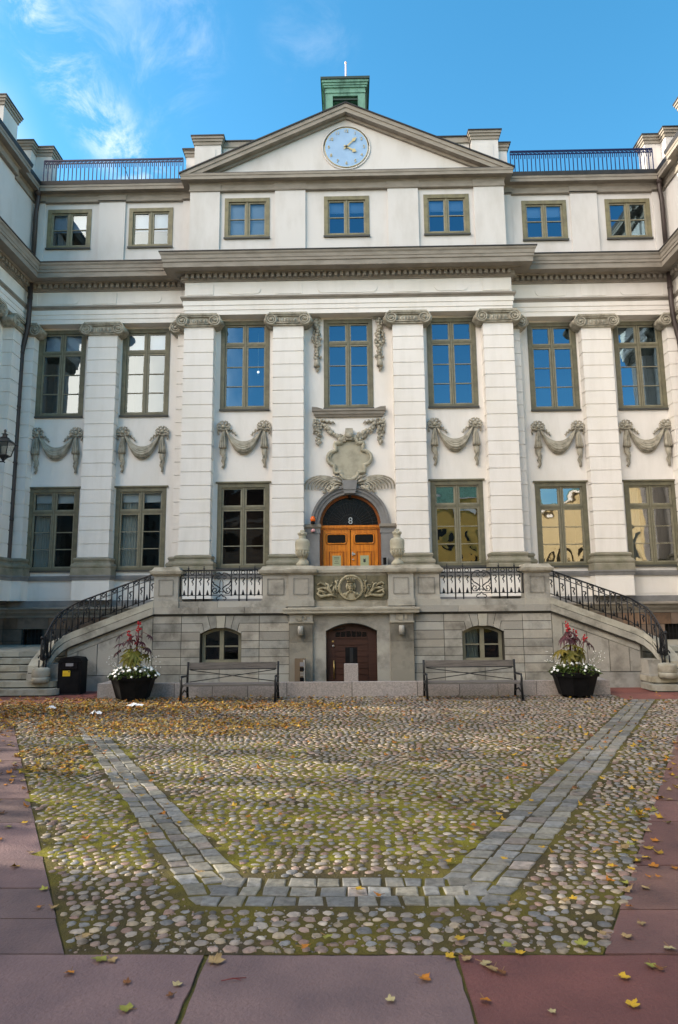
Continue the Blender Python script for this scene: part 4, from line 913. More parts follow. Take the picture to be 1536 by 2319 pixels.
# ------------------------------------------------------------------ iron railings
def crook(q, P, x, z):   # small hanging twisted leaf
    q.tube([P(x-.045, z+.0), P(x+.02, z+.01), P(x+.03, z-.02), P(x-.005, z-.07), P(x+.025, z-.12), P(x+.01, z-.16)], [.014, .018, .020, .017, .014, .007], IRON, 4)
def panel_rail(x0, x1):
    q = MB(); y = T+.10; P = lambda x, z: (x, y, z); L_ = x1-x0; zt, zm, zb = 2.565, 2.46, 2.02
    q.tube([P(x0, zt), P(x1, zt)], .018, IRON, 6); q.tube([P(x0, zm), P(x1, zm)], .013, IRON, 4); q.tube([P(x0, zb), P(x1, zb)], .012, IRON, 4)
    n = 8; sp = (L_/2-.22)/4; c = (x0+x1)/2
    for s in (-1, 1):
        xs = [c+s*(.22+sp*i) for i in range(5)]
        for i, x in enumerate(xs):
            foot = 1.89 if i in (1, 2) else zb-.02
            q.tube([P(x, foot), P(x, zt)], .016, IRON, 5)
            if i < 4:
                xm = x+s*sp/2
                if i % 1 == 0: q.tube([P(xm+.040*cos(a), (zt+zm)/2+.040*sin(a)) for a in [2*pi*k/12 for k in range(12)]], .012, IRON, 4, True)
                crook(q, P, xm, zm-.07)
                q.tube([P(xm, zb), P(xm, zb+.06), P(xm, zb+.12)], [.035, .022, .004], IRON, 5)
        for i in (1, 3):
            x = xs[i]; q.lathe([(.006, 0), (.02, .03), (.02, .045), (.006, .07), (.012, .085), (.003, .10)], (x, y, zt), IRON, 8)
        # half of the lyre shaped scroll in the middle
        S = lambda pts, r: q.tube([P(c+s*a, b) for a, b in pts], r, IRON, 5)
        S([(0, 2.46), (.05, 2.51), (.13, 2.49), (.20, 2.42), (.21, 2.34), (.16, 2.26), (.09, 2.22), (.02, 2.16)], .014)
        S([(.02, 2.40), (.06, 2.37), (.10, 2.39), (.10, 2.43), (.06, 2.44), (.05, 2.41)], .011)
        S([(.02, 2.16), (.10, 2.06), (.17, 2.06), (.20, 2.12), (.16, 2.18), (.11, 2.16), (.11, 2.11), (.15, 2.10)], .013)
        S([(.20, 2.34), (.22, 2.25), (.17, 2.20)], .010); S([(.035, 2.06), (.035, 2.30), (.015, 2.35)], .009); S([(0, 2.10), (.12, 2.08)], .009)
        S([(.0, 2.04), (.04, 1.99), (.09, 1.98), (.11, 1.94), (.08, 1.91), (.05, 1.93)], .012)
    return q
for s in (-1, 1): tp(panel_rail(*sorted((s*1.94, s*3.75))).build('iron_railing'))
for s in (-1, 1):
    q = MB(); yr = T+.08
    ctr = [(4.30, yr), (6.02, yr), (6.18, yr-.05), (6.30, yr-.16), (6.37, yr-.30), (6.40, yr-.45), (6.41, yr-.60)]
    D = [0]
    for a, b in zip(ctr, ctr[1:]): D.append(D[-1]+sqrt((a[0]-b[0])**2+(a[1]-b[1])**2))
    TOT = D[-1]
    def at(d):
        for i in range(len(D)-1):
            if d <= D[i+1] or i == len(D)-2:
                t = (d-D[i])/(D[i+1]-D[i]); return ctr[i][0]+(ctr[i+1][0]-ctr[i][0])*t, ctr[i][1]+(ctr[i+1][1]-ctr[i][1])*t
    def zt(d): return 2.51-.365*d if d < 1.72 else 1.882-(d-1.72)*.62-max(0, d-2.1)*.55
    def zb(d): return 2.0-.365*d if d < 1.72 else 1.372-(d-1.72)*.75-max(0, d-2.0)*.55
    P = lambda d, z: (s*at(d)[0], at(d)[1], z)
    ds = [TOT*i/28 for i in range(29)]
    q.tube([P(d, zt(d)) for d in ds], .019, IRON, 6); q.tube([P(d, zt(d)-.105) for d in ds], .010, IRON, 4); q.tube([P(d, zb(d)) for d in ds], .012, IRON, 4)
    n = 21; sp = TOT/n
    for i in range(n+1):
        d = sp*i; foot = zb(d)-.02
        if i % 4 == 2 or i % 4 == 3: foot = max(zb(d)-.12, .55)
        q.tube([P(d, foot), P(d, zt(d))], .015, IRON, 5)
        if i < n:
            dm = d+sp/2; zm = zt(dm)
            if i % 2 == 1 or d > 1.75: q.tube([P(dm+.036*cos(a), zm-.055+.03*sin(a)-.01*cos(a)) for a in [2*pi*k/10 for k in range(10)]], .012, IRON, 4, True)
            if i % 2 == 0: q.tube([P(dm-.04, zm-.20), P(dm+.01, zm-.21), P(dm+.02, zm-.24), P(dm-.01, zm-.28), P(dm+.015, zm-.33), P(dm, zm-.37)], [.015, .020, .020, .016, .014, .006], IRON, 4)
            if i % 2 == 1: q.tube([P(dm, zb(dm)), P(dm, zb(dm)+.06), P(dm, zb(dm)+.12)], [.034, .02, .004], IRON, 5)
    # scrolled iron volute and feet on the newel
    x0, y0 = s*6.41, yr-.62
    q.tube([(x0, y0, zt(TOT)), (x0+s*.01, y0-.05, zt(TOT)-.06), (x0+s*.01, y0-.07, 1.0), (x0, y0-.06, .80), (x0-s*.03, y0-.05, .68)], .018, IRON, 6)
    q.tube([(x0+s*(.0+.09*(1-t)*cos(9*t)), y0-.03, .74+.09*(1-t)*sin(9*t)) for t in [k/18 for k in range(19)]], .014, IRON, 5)
    q.ball((x0+s*.02, y0-.05, zt(TOT)-.01), .04, IRON, 8)
    for k in range(6): q.tube([(x0+s*(.05-.02*k), y0-.02+.02*k, .70), (x0+s*(.05-.02*k), y0-.02+.02*k, zt(TOT)-.03)], .011, IRON, 4)
    for k in range(4): q.tube([(x0-s*.06, y0, .72+.12*k), (x0+s*.02, y0-.02, .80+.12*k), (x0+s*.06, y0, .74+.12*k)], .010, IRON, 4)
    for a, b in ((-.07, -.02), (.06, -.05)): q.tube([(x0+s*a, y0+b, .52), (x0+s*a, y0+b, .70)], .016, IRON, 5)
    tp(q.build('stair_railing'))
# ================================================================== small things on and in front of the terrace
def urn(x, label):
    q = MB(); k = 1.0
    q.lathe([(.13, 0), (.14, .03), (.13, .06), (.085, .10), (.06, .14), (.07, .17), (.085, .19), (.12, .24), (.15, .34), (.162, .36), (.155, .375), (.165, .48), (.16, .54), (.13, .585), (.085, .60), (.075, .63), (.085, .65), (.07, .67)], (0, 0, 0), CART, 24)
    for i in range(14):
        a = 2*pi*i/14; q.tube([(.085*cos(a), .085*sin(a), .19), (.125*cos(a), .125*sin(a), .25), (.155*cos(a), .155*sin(a), .33)], .016, CART, 5)
    o = q.build('stone_urn', None, (x, T+.06, 2.636)); q = MB()
    q.lathe([(.07, .66), (.10, .69), (.09, .72), (.05, .74), (.055, .77), (.03, .80)], (0, 0, 0), CART, 10)
    for i in range(6): a = 2*pi*i/6; q.ball((.075*cos(a), .075*sin(a), .715), .035, CART, 6)
    for i in range(3): a = 2*pi*i/3; q.ball((.03*cos(a), .03*sin(a), .775), .03, CART, 6)
    q.build('urn_finial', o); tag(o, label, 'urn', 'stone urns beside the oak door'); return o
urn(-1.06, 'carved stone urn on the terrace parapet, on the side of the orange beacon lamp'); urn(1.03, 'carved stone urn on the terrace parapet, on the side of the small card reader')
def wlamp(x, label):
    q = MB(); q.lathe([(.058, 0), (.058, .185), (.05, .19)], (0, 0, 0), LAMPM, 18); q.box(-.03, .03, .03, .10, .05, .14, LAMPM); o = q.build('wall_lamp', None, (x, T-.185, 1.15)); tag(o, label, 'wall lamp', 'cylinder lamps beside the cellar door')
wlamp(-1.085, 'small grey cylinder wall lamp on the pier above the intercom pillar'); wlamp(1.07, 'small grey cylinder wall lamp on the bare pier without an intercom pillar')
q = MB(); q.lathe([(.055, 0), (.05, .06), (.03, .07)], (0, 0, 0), BLACKP, 12); o = q.build('beacon_lamp', None, (-1.0, YC-.2, 3.975)); q = MB(); q.lathe([(.06, .065), (.07, .10), (.065, .16), (.04, .20), (.01, .21)], (0, 0, 0), AMBER, 14); q.build('amber_dome', o); tag(o, 'small amber beacon lamp standing on the portal ledge beside the fanlight', 'beacon')
q = MB(); q.lathe([(.05, 0), (.06, .03), (.05, .07), (.02, .09)], (0, 0, 0), ALARM, 12); o = q.build('alarm_sounder', None, (-1.0, YC-.13, 3.76)); q = MB(); q.box(-.05, .05, .0, .05, .0, .03, STEEL); q.build('mounting_plate', o); tag(o, 'small pink white alarm sounder on the portal impost under the amber beacon', 'alarm')
q = MB(); q.box(-.05, .05, -.02, .05, 0, .19, BLACKG); q.box(.04, .06, -.025, .05, 0, .19, STEEL); o = q.build('card_reader', None, (.92, YC-.15, 2.86)); q = MB(); q.box(-.05, .055, -.01, .06, -1.1, .0, STEEL); q.build('reader_post', o); tag(o, 'small dark card reader with steel edge beside the oak door', 'card reader')
# intercom pillar
q = MB(); q.box(-.11, .11, 0, .16, 0, .67, TAUPE); q.box(.07, .105, -.004, .0, .02, .65, LAMPM); o = q.build('intercom_pillar', None, (-1.085, 14.16, 0)); q = MB()
q.box(.0, .085, -.012, .002, .08, .29, BLACKG); q.box(.0, .085, -.012, .002, .52, .60, GREYPL); q.box(.0, .085, -.012, .002, .42, .50, BLACKG)
for i in range(3): q.box(.01, .075, -.016, -.011, .32+.03*i, .34+.03*i, STEEL)
q.build('button_panel', o); tag(o, 'brown metal intercom pillar with dark button panel beside the cellar door', 'intercom')
# low granite wall
q = MB(); x = -5.03
for c in (-4.3, -3.5, -2.75, -2.05, -1.28, .0, 1.28, 2.1, 2.85, 3.6, 4.35, 5.03): q.box(x+.006, c-.006, 13.36, 13.52, -.04, .27, GRAN, rt(.92, 1.08, .02)); x = c
for s in (-1, 1): q.box(s*5.024, s*4.87, 13.526, T-.04, -.04, .268, GRAN)
q.box(-5.02, 5.02, 13.37, 13.51, -.04, .262, JOINT_AND_SHADE)
tag(q.build('granite_wall'), 'low pink grey granite wall of long blocks running in front of the terrace', 'low wall')
q = MB(); q.box(-.155, .125, 0, .22, 0, .60, GRAN); o = q.build('granite_block', None, (0, 13.54, 0)); tag(o, 'upright pale granite block standing behind the low wall before the cellar door', 'block')
q = MB(); q.box(-.13, .12, 0, .05, .10, .91, BLACKP); q.box(-.04, .03, -.004, .0, .6, .9, IRON); q.box(-.2, .2, -.06, .10, 0, .1, BLACKP); o = q.build('sign_stand', None, (.0, 13.95, 0)); tag(o, 'dark grey panel stand in front of the brown cellar door, behind the granite block', 'panel stand')
# benches
def make_bench():
    root = empty('park_bench')
    q = MB()
    for i in range(4): q.box(-.86, .86, -.30+.10*i, -.215+.10*i, .295, .325, WOOD)
    q.build('seat', root)
    q = MB(); q.box(-.84, .84, .205, .235, .575, .69, WOOD); b = q.build('backrest', root)
    q = MB()
    for s in (-1, 1): q.tube([(-s*.82, .17, .33), (0, .19, .44), (s*.82, .21, .55)], .009, IRON, 5)
    q.tube([(-.84, .205, .565), (.84, .205, .565)], .010, IRON, 5); q.build('brace_rods', b)
    for s in (-1, 1):
        q = MB(); x = s*.87
        q.tube([(x, .26, 0), (x, .19, .3), (x, .225, .55), (x, .24, .70)], [.026, .024, .022, .024], IRON, 6)
        q.tube([(x, -.36, 0), (x, -.30, .28), (x, -.33, .40), (x, -.30, .47), (x, -.05, .455), (x, .20, .44)], [.026, .024, .022, .022, .02, .02], IRON, 6)
        q.tube([(x, -.32, .29), (x, .2, .30)], .022, IRON, 6); q.tube([(x, -.34, .12), (x, -.05, .2), (x, .24, .12)], .014, IRON, 5)
        for y in (-.36, .26): q.box(x-.03, x+.03, y-.045, y+.045, 0, .02, IRON)
        q.build('leg_frame', root)
    return root
b1 = make_bench(); b1.location = (-2.29, 12.85, 0); b1.rotation_euler = (0, 0, .02); tag(b1, 'iron and weathered wood bench under the basement window near the intercom pillar', 'bench', 'benches before the low wall')
b2 = copy_tree(b1, None, (2.26, 12.93, 0), -.015); tag(b2, 'iron and weathered wood bench under the curtained basement window', 'bench', 'benches before the low wall')
# planters
def planter(x, y, label):
    q = MB(); n = 8; r0 = pi/8
    q.lathe([(.25, .04), (.31, .05), (.415, .40)], (0, 0, 0), BLACKP, 8, False, rot=r0); q.lathe([(.44, .39), (.455, .47), (.40, .475), (.38, .40)], (0, 0, 0), BLACKP, 8, False, rot=r0)
    for i in range(4): a = pi/4+pi/2*i; q.box(.22*cos(a)-.05, .22*cos(a)+.05, .22*sin(a)-.05, .22*sin(a)+.05, 0, .05, BLACKP)
    q.lathe([(.01, .41), (.37, .42), (.38, .40)], (0, 0, 0), JOINT_AND_SHADE, 8, False, rot=r0)
    o = q.build('planter', None, (x, y, 0)); tag(o, label, 'planter', 'black planters'); return o
planter(-4.19, 12.98, 'black faceted planter tub standing on the yellow leaf litter'); planter(4.25, 13.05, 'black faceted planter tub standing on clean cobbles beside the pale stair')
def leaf_blade(q, c, d, up, L_, w, mt, tint):
    c, d, up = Vector(c), Vector(d).normalized(), Vector(up); sd = d.cross(up).normalized()
    up = sd.cross(d)
    p = [c, c+d*L_*.45+sd*w+up*.01, c+d*L_-up*L_*.18, c+d*L_*.45-sd*w+up*.01, c+d*L_*.5-up*.005]
    q.add(p, [(0, 1, 4), (1, 2, 4), (2, 3, 4), (3, 0, 4)], mt, False, tint)
def flowers(x, y, seed, label, nfl, ylw):
    random.seed(seed); q = MB(); 
    for i in range(420):
        a = random.uniform(0, 2*pi); r = .46*sqrt(random.random()); z = .46+.17*(1-(r/.5)**2)*random.uniform(.2, 1.05)-max(0, r-.38)*.5
        d = (cos(a+random.uniform(-1, 1)), sin(a+random.uniform(-1, 1)), random.uniform(-.2, .8)); k = random.uniform(.6, 1.35)
        leaf_blade(q, (r*cos(a), r*sin(a), z), d, (0, 0, 1), random.uniform(.05, .085), .02, LEAFG, (k*(1.3 if ylw and a < 1.2 else 1), k, k))
    for i in range(26): a = random.uniform(0, 2*pi); r = .35*random.random(); q.tube([(r*.6*cos(a), r*.6*sin(a), .42), (r*cos(a), r*sin(a), .60)], .004, LEAFG, 4)
    o = q.build('bedding_plant', None, (x, y, 0)); q = MB()
    def star(c, r, nrm):
        nrm = Vector(nrm).normalized(); u = nrm.orthogonal().normalized(); v = nrm.cross(u); c = Vector(c); pts = [c+nrm*.006]
        for i in range(10): a = 2*pi*i/10; k = r*(1 if i % 2 == 0 else .62); pts.append(c+u*k*cos(a)+v*k*sin(a))
        q.add(pts, [(0, 1+i, 1+(i+1) % 10) for i in range(10)], PETAL)
    for i in range(nfl):
        a = random.uniform(0, 2*pi); r = .48*sqrt(random.random()); z = .50+.19*(1-(r/.5)**2)*random.uniform(.6, 1.1)-max(0, r-.38)*.5
        star((r*cos(a), r*sin(a), z), random.uniform(.022, .034), (cos(a)*.6, sin(a)*.6-.6, .8))
    for i in range(40):
        a = random.choice((-.15, 2.9))+random.uniform(-.5, .5); r = random.uniform(.3, .58); z = .62+random.uniform(0, .24)
        star((r*cos(a), r*sin(a)*.6-.05, z), .011, (0, -1, .4))
        if i % 4 == 0: q.tube([(r*.6*cos(a), r*.3*sin(a), .52), (r*cos(a), r*sin(a)*.6-.05, z)], .002, LEAFG, 3)
    q.build('white_blossom', o); tag(o, label, 'flowers', 'white bedding flowers')
def palmate(q, c, d, L_, mt, tint, n=7):
    d = Vector(d).normalized()
    up = Vector((0, 0, 1)); sd = d.cross(up).normalized() if abs(d.z) < .95 else Vector((1, 0, 0)); up = sd.cross(d)
    for i in range(n):
        a = (i-(n-1)/2)*2.2*pi/(2*n)*1.15; dd = d*cos(a)+sd*sin(a); leaf_blade(q, c, dd-Vector((0, 0, .25)), up, L_*(1-.35*abs(i-(n-1)/2)/(n/2)), L_*.13, mt, tint)
def castor(x, y, seed, label, stems, leaves):
    random.seed(seed); o = empty('castor_plant', (x, y, 0)); q = MB()
    for (sx, sy, h) in stems: q.tube([(sx*.3, sy, .42), (sx*.7, sy, .42+h*.5), (sx, sy, .42+h)], [.016, .012, .006], STEM, 6)
    for (lx, ly, lz, d, L_, red) in leaves:
        sx = min(stems, key=lambda t: abs(t[0]-lx)); q.tube([(sx[0]*.5, sx[1], max(.48, lz-.1)), ((sx[0]*.5+lx)/2, (sx[1]+ly)/2, lz+.06), (lx, ly, lz)], .006, STEM, 4)
    q.build('stem', o); q = MB(); r_ = MB()
    for (lx, ly, lz, d, L_, red) in leaves:
        k = random.uniform(.75, 1.3); palmate(r_ if red else q, (lx, ly, lz), d, L_, LEAFR if red else LEAFC, (k, k*random.uniform(.85, 1.1), k))
    q.build('green_leaf', o); r_.build('red_leaf', o)
    for (sx, sy, h) in stems:
        q = MB()
        for i in range(16): q.ball((sx+random.uniform(-.035, .035), sy+random.uniform(-.03, .03), .42+h-.10+random.uniform(-.09, .12)*(.6 if h < .8 else 1)), random.uniform(.012, .022), SEEDR, 6)
        q.build('seed_pod', o)
    tag(o, label, 'plant', 'castor plants in the planters')
L1 = [(-.05, -.1, .86, (0, -.6, -1), .34, 0), (.02, -.12, .92, (.4, -.5, -.7), .30, 0), (.02, -.1, .8, (-.3, -.6, -.9), .32, 0), (.22, 0, .86, (.6, -.2, -.8), .22, 0), (-.05, -.05, .97, (-.8, -.3, .0), .22, 0), (.1, -.05, 1.0, (.3, -.4, .2), .2, 0),
      (-.30, 0, .94, (-.8, -.2, -.6), .22, 1), (-.22, -.05, 1.08, (-.9, -.3, -.1), .24, 1), (-.28, 0, 1.24, (-.8, -.3, -.7), .2, 1), (-.06, -.05, 1.14, (-.4, -.5, -.2), .24, 1), (.02, -.05, 1.22, (.3, -.5, .1), .22, 1), (.12, 0, 1.1, (.7, -.2, -.4), .18, 1), (.28, 0, 1.22, (.8, -.1, -.7), .16, 1), (.24, 0, .98, (.7, -.2, -.6), .2, 1), (-.15, 0, .84, (-.9, -.2, -.5), .24, 1)]
castor(-4.19, 12.98, 5, 'castor plant with dark red and green leaves in the planter on the leaf litter', [(.07, 0, 1.05), (-.11, 0, .86), (.02, .05, .75)], L1)
L2 = [(-.02, -.12, .86, (0, -.6, -1), .34, 0), (-.14, -.1, .84, (-.6, -.4, -.9), .34, 0), (.10, -.1, .86, (.4, -.4, -.9), .30, 0), (-.25, -.05, .88, (-.9, -.2, -.4), .3, 0), (.05, -.1, .95, (.5, -.4, -.2), .24, 0), (-.06, -.1, .98, (-.4, -.5, .1), .24, 0), (.0, 0, .75, (.2, -.7, -.8), .28, 0),
      (-.16, -.02, 1.12, (-.7, -.3, -.7), .24, 1), (-.05, -.05, 1.1, (.2, -.5, -.7), .24, 1), (.08, -.02, 1.12, (.5, -.3, -.7), .22, 1), (.26, 0, 1.05, (.5, -.2, -.9), .24, 1), (.33, 0, 1.0, (.7, -.2, -.8), .2, 1), (-.08, 0, 1.22, (-.5, -.2, -.6), .2, 1), (.02, 0, 1.2, (.4, -.2, -.5), .2, 1)]
castor(4.25, 13.05, 9, 'castor plant with broad yellow green leaves in the planter on clean cobbles', [(-.08, 0, .98), (.07, .02, .82), (.24, 0, .76), (-.04, .05, .85)], L2)
flowers(-4.19, 12.98, 21, 'dense white bedding flowers overflowing the planter on the leaf litter', 95, False); flowers(4.25, 13.05, 22, 'sparse white bedding flowers with yellow green foliage in the planter beside the pale stair', 48, True)
# litter bin
q = MB(); q.prism([(-.23, 0), (.23, 0), (.235, .68), (.20, .74), (0, .765), (-.20, .74), (-.235, .68)], 0, .40, BLACKP); q.box(-.24, .24, -.012, .41, .655, .675, BLACKP); q.box(-.16, .16, -.02, .0, .52, .64, BLACKG); q.box(-.20, .20, -.010, .0, .05, .46, BLACKP); q.box(-.22, .22, -.004, .38, -.0, .03, IRON)
o = q.build('litter_bin', None, (-5.80, 13.85, 0), .08); q = MB(); q.box(-.075, .075, -.028, -.02, .58, .64, GREYPL); q.build('bin_plate', o); q = MB(); q.box(-.13, .02, -.018, -.010, .38, .49, YELL)
q.box(-.02, .01, -.020, -.017, .46, .48, INK)
for i in range(3): q.box(-.12, .005, -.0195, -.0175, .40+.02*i, .407+.02*i, mat('ochre_print', (.45, .25, .01), .6) if i == 0 else bpy.data.materials['ochre_print'])
q.build('bin_sticker', o); tag(o, 'black litter bin with a yellow sticker beside the stair steps', 'litter bin')
# lantern on the side wing
o = empty('wall_lantern', (-8.36, 15.5, 5.30)); q = MB()
R4 = pi/4
q.lathe([(.02, .0), (.035, .03), (.05, .05), (.10, .10), (.165, .13), (.17, .15)], (0, 0, 0), IRON, 4, False, rot=R4)
for i in range(4):
    a = R4+pi/2*i; q.tube([(.165*cos(a), .165*sin(a), .14), (.26*cos(a), .26*sin(a), .45)], .013, IRON, 4); b = a+pi/2; q.tube([(.26*cos(a), .26*sin(a), .45), (.26*cos(b), .26*sin(b), .45)], .014, IRON, 4); q.tube([(.165*cos(a), .165*sin(a), .14), (.165*cos(b), .165*sin(b), .14)], .012, IRON, 4)
    q.tube([(.26*cos(a), .26*sin(a), .455), (.33*cos(a), .33*sin(a), .43)], [.014, .006], IRON, 4)
q.lathe([(.32, .445), (.28, .47), (.13, .56), (.10, .575), (.115, .59), (.06, .61), (.055, .66), (.09, .675), (.03, .70), (.02, .73), (.035, .755), (.02, .79), (.003, .80)], (0, 0, 0), IRON, 4, False, rot=R4)
q.tube([(-1.2, 0, -.15), (-.6, 0, -.05), (0, 0, .0), (.04, 0, -.03)], .018, IRON, 6); q.tube([(-1.2, 0, .12), (-.7, 0, .0), (-.3, 0, -.02)], .013, IRON, 5)
q.build('lantern_frame', o); q = MB()
for i in range(4):
    a = R4+pi/2*i; b = a+pi/2; q.add([(.16*cos(a), .16*sin(a), .15), (.16*cos(b), .16*sin(b), .15), (.25*cos(b), .25*sin(b), .44), (.25*cos(a), .25*sin(a), .44)], [(0, 1, 2, 3)], LANTG)
q.build('glass_panes', o); q = MB(); q.lathe([(.045, .17), (.055, .28), (.05, .36), (.02, .38)], (0, 0, 0), WHITEP, 10); q.lathe([(.05, .12), (.05, .17)], (0, 0, 0), IRON, 10); q.build('lamp_bulb', o)
tag(o, 'black four sided wall lantern on an iron bracket beside the brown downpipe', 'lantern')
# ================================================================== GROUND
random.seed(5)
COB = mat('cobble_stone', (1, 1, 1), .62, (.62, .62, .63), 30, 4, .4, .62, .25, 60, tint=True, c3=(.8, .8, .8), s3=8, spec=.5)
MOSS = mat('mossy_joint', (.045, .034, .011), .95, (.125, .104, .006), 1.3, 9, .40, .66, .8, 60, c3=(.055, .043, .025), s3=2.3, lo3=.52, hi3=.68)
SLAB = mat('red_sandstone_slab', (1, 1, 1), .7, (.56, .59, .65), 1.5, 11, .40, .66, .5, 55, tint=True, c3=(.80, .76, .74), s3=60, lo3=.5, hi3=.72)
SETT = mat('granite_sett', (1, 1, 1), .65, (.58, .58, .56), 24, 5, .4, .64, .35, 45, tint=True, c3=(.85, .84, .8), s3=5, spec=.5)
SOIL = mat('joint_soil', (.055, .046, .016), .95, (.095, .085, .010), 2.5, 7, .4, .6, .5, 50)
q = MB(); q.box(-300, 300, -300, 300, -.4, -.06, mat('street_ground', (.10, .095, .09), .9)); tag(q.build('ground'), kind='structure')
q = MB(); q.add([(-9.6, -8, -.007), (9.6, -8, -.007), (9.6, 18.3, -.007), (-9.6, 18.3, -.007)], [(0, 1, 2, 3)], SOIL); tag(q.build('courtyard_ground'), kind='structure')
XL = lambda y: -1.43-.545*(y-3.53); XR = lambda y: 1.19+.543*(y-3.49)
Y0, Y1 = 3.50, 12.62
q = MB()
n = 60
vs = []
for i in range(n+1):
    y = Y0+(Y1-Y0)*i/n; vs += [(XL(y), y, 0.), (XR(y), y, 0.)]
q.add(vs, [(2*i, 2*i+1, 2*i+3, 2*i+2) for i in range(n)], MOSS); q.add([(-5.03, Y1, 0.), (5.03, Y1, 0.), (5.03, 13.4, 0.), (-5.03, 13.4, 0.)], [(0, 1, 2, 3)], MOSS)
def mossy():
    m = MB(); mg = mat('bright_moss', (.17, .155, .006), .95, (.075, .060, .008), 5, 9, .40, .62, .8, 70); random.seed(77)
    for i in range(420):
        y = random.triangular(4.5, 9.2, 5.6); x = random.uniform(LI(y)+.05, RI(y)-.05) if i < 300 else LO(y)-random.uniform(.05, .5+.1*y)
        if i >= 300 and x < XL(y)+.1: continue
        if i < 300 and random.random() > .35+.65*min(1, abs(x)/(.35*y)) and y > 5.2 and x > .6: continue
        r = random.uniform(.06, .22); k = 14; ph = random.uniform(0, 6)
        pts = [(x+r*(1+.3*sin(3*a+ph)+.15*random.uniform(-1, 1))*cos(a), y+r*.8*(1+.3*sin(2*a+ph)+.15*random.uniform(-1, 1))*sin(a), .0012+.000006*i) for a in [2*pi*j/k for j in range(k)]]
        m.add(pts, [tuple(range(k))], mg)
    tag(m.build('moss'), 'bright yellow green moss growing between the cobbles inside the sett band', 'moss', kind='stuff'); random.seed(5)
PAL = [((.34, .325, .31), 5), ((.36, .285, .26), 4.0), ((.24, .26, .285), 3), ((.41, .365, .285), 3), ((.15, .15, .155), 1.2), ((.30, .21, .185), 2), ((.46, .44, .41), 1.5)]
def pal():
    r = random.uniform(0, sum(w for _, w in PAL))
    for c, w in PAL:
        r -= w
        if r <= 0: break
    k = random.uniform(.46, .96); return (c[0]*k*1.10, c[1]*k*1.0, c[2]*k*.90)
LO = lambda y: -.91-.530*(y-4.04); LI = lambda y: -.62-.540*(y-4.31); RO = lambda y: .86+.548*(y-4.05); RI = lambda y: .49+.558*(y-4.32)
mossy()
def in_setts(x, y, m=.055):
    if 4.03-m < y < 4.43+m and LO(y)-m < x < RO(y)+m: return True
    if y >= 4.03 and (LO(y)-m < x < LI(y)+m or RI(y)-m < x < RO(y)+m): return True
    return False
def stone(x, y, rx, ry, h, rot, tint):
    o = len(q.v); c, s_ = cos(rot), sin(rot); k = 7; e = [random.uniform(.76, 1.16) for _ in range(k)]; vs = []
    for rr, z in ((1.0, -.006), (.93, h*.5), (.58, h*.92)):
        for j in range(k):
            a = 2*pi*j/k; u, v = rx*rr*e[j]*cos(a), ry*rr*e[j]*sin(a); vs.append((x+c*u-s_*v, y+s_*u+c*v, z))
    vs.append((x, y, h)); fs = []
    for r in range(2):
        for j in range(k): fs.append((r*k+j, r*k+(j+1) % k, (r+1)*k+(j+1) % k, (r+1)*k+j))
    for j in range(k): fs.append((2*k+j, 2*k+(j+1) % k, 3*k))
    q.add(vs, fs, COB, True, tint)
y = Y0+.045
while y < 13.34:
    x0, x1 = (XL(y)+.02, XR(y)-.02) if y < Y1 else (-4.98, 4.98)
    x = x0+random.uniform(-.03, .07)
    while x < x1:
        side = min(x-x0, x1-x)
        mossy = (1 if y < 6.5 else .5)*min(1, side/.5)
        dx = random.uniform(.060, .098)+.008*mossy
        wx = x+dx/2; wy = y+random.uniform(-.018, .018)+.012*sin(wx*2.1+y); wy = max(wy, Y0+.032)
        if not in_setts(wx, wy, .04) and wy < 13.33:
            rx = dx*(.492-.05*mossy)*random.uniform(.78, 1.0); ry = rx*random.uniform(.66, 1.0)
            if random.random() < .22: rx, ry = rx*.74, ry*.8
            if random.random() > .03: stone(wx, wy, rx, min(ry, .045), random.uniform(.0055, .0115), random.gauss(0, .45), pal())
        x += dx
    y += .066
for i in range(2600):   # grit and small chips caught in the joints
    y = Y0+.02+5.5*random.random()**1.4; x = random.uniform(XL(y)+.02, XR(y)-.02)
    if not in_setts(x, y, .0): r = random.uniform(.004, .012); stone(x, y, r, r*random.uniform(.6, 1.), random.uniform(.003, .006), random.uniform(0, 3), tuple(v*.8 for v in pal()))
tag(q.build('cobblestone_paving'), kind='structure')
# bands of granite setts
q = MB()
def sett(p, tint, h):
    c = (sum(a for a, b in p)/4, sum(b for a, b in p)/4); j = [(a+random.uniform(-.011, .011), b+random.uniform(-.011, .011)) for a, b in p]
    i1 = [(c[0]+(a-c[0])*.985, c[1]+(b-c[1])*.985) for a, b in j]; i2 = [(c[0]+(a-c[0])*.86, c[1]+(b-c[1])*.86) for a, b in j]
    vs = [(a, b, -.004) for a, b in j]+[(a, b, h*.55) for a, b in i1]+[(a, b, h) for a, b in i2]
    q.add(vs, [(k, (k+1) % 4, 4+(k+1) % 4, 4+k) for k in range(4)]+[(4+k, 4+(k+1) % 4, 8+(k+1) % 4, 8+k) for k in range(4)]+[(8, 9, 10, 11)], SETT, False, tint)
def stint():
    k = random.uniform(.55, 1.1); b = random.choice([(.235, .228, .21), (.25, .238, .208), (.265, .25, .208), (.22, .222, .218), (.29, .25, .225) if random.random() < .4 else (.25, .25, .245)]); return tuple(v*k for v in b)
for r in range(3):
    ya, yb = 4.035+.132*r, 4.035+.132*(r+1)-.014; x = LO(ya)+.02+.1*r; xe = RO(ya)-.02-.1*r
    while x < xe-.05:
        L_ = min(random.uniform(.115, .20), xe-x); sett([(x+.006, ya), (x+L_-.014, ya), (x+L_-.014, yb), (x+.006, yb)], stint(), random.uniform(.006, .011)); x += L_
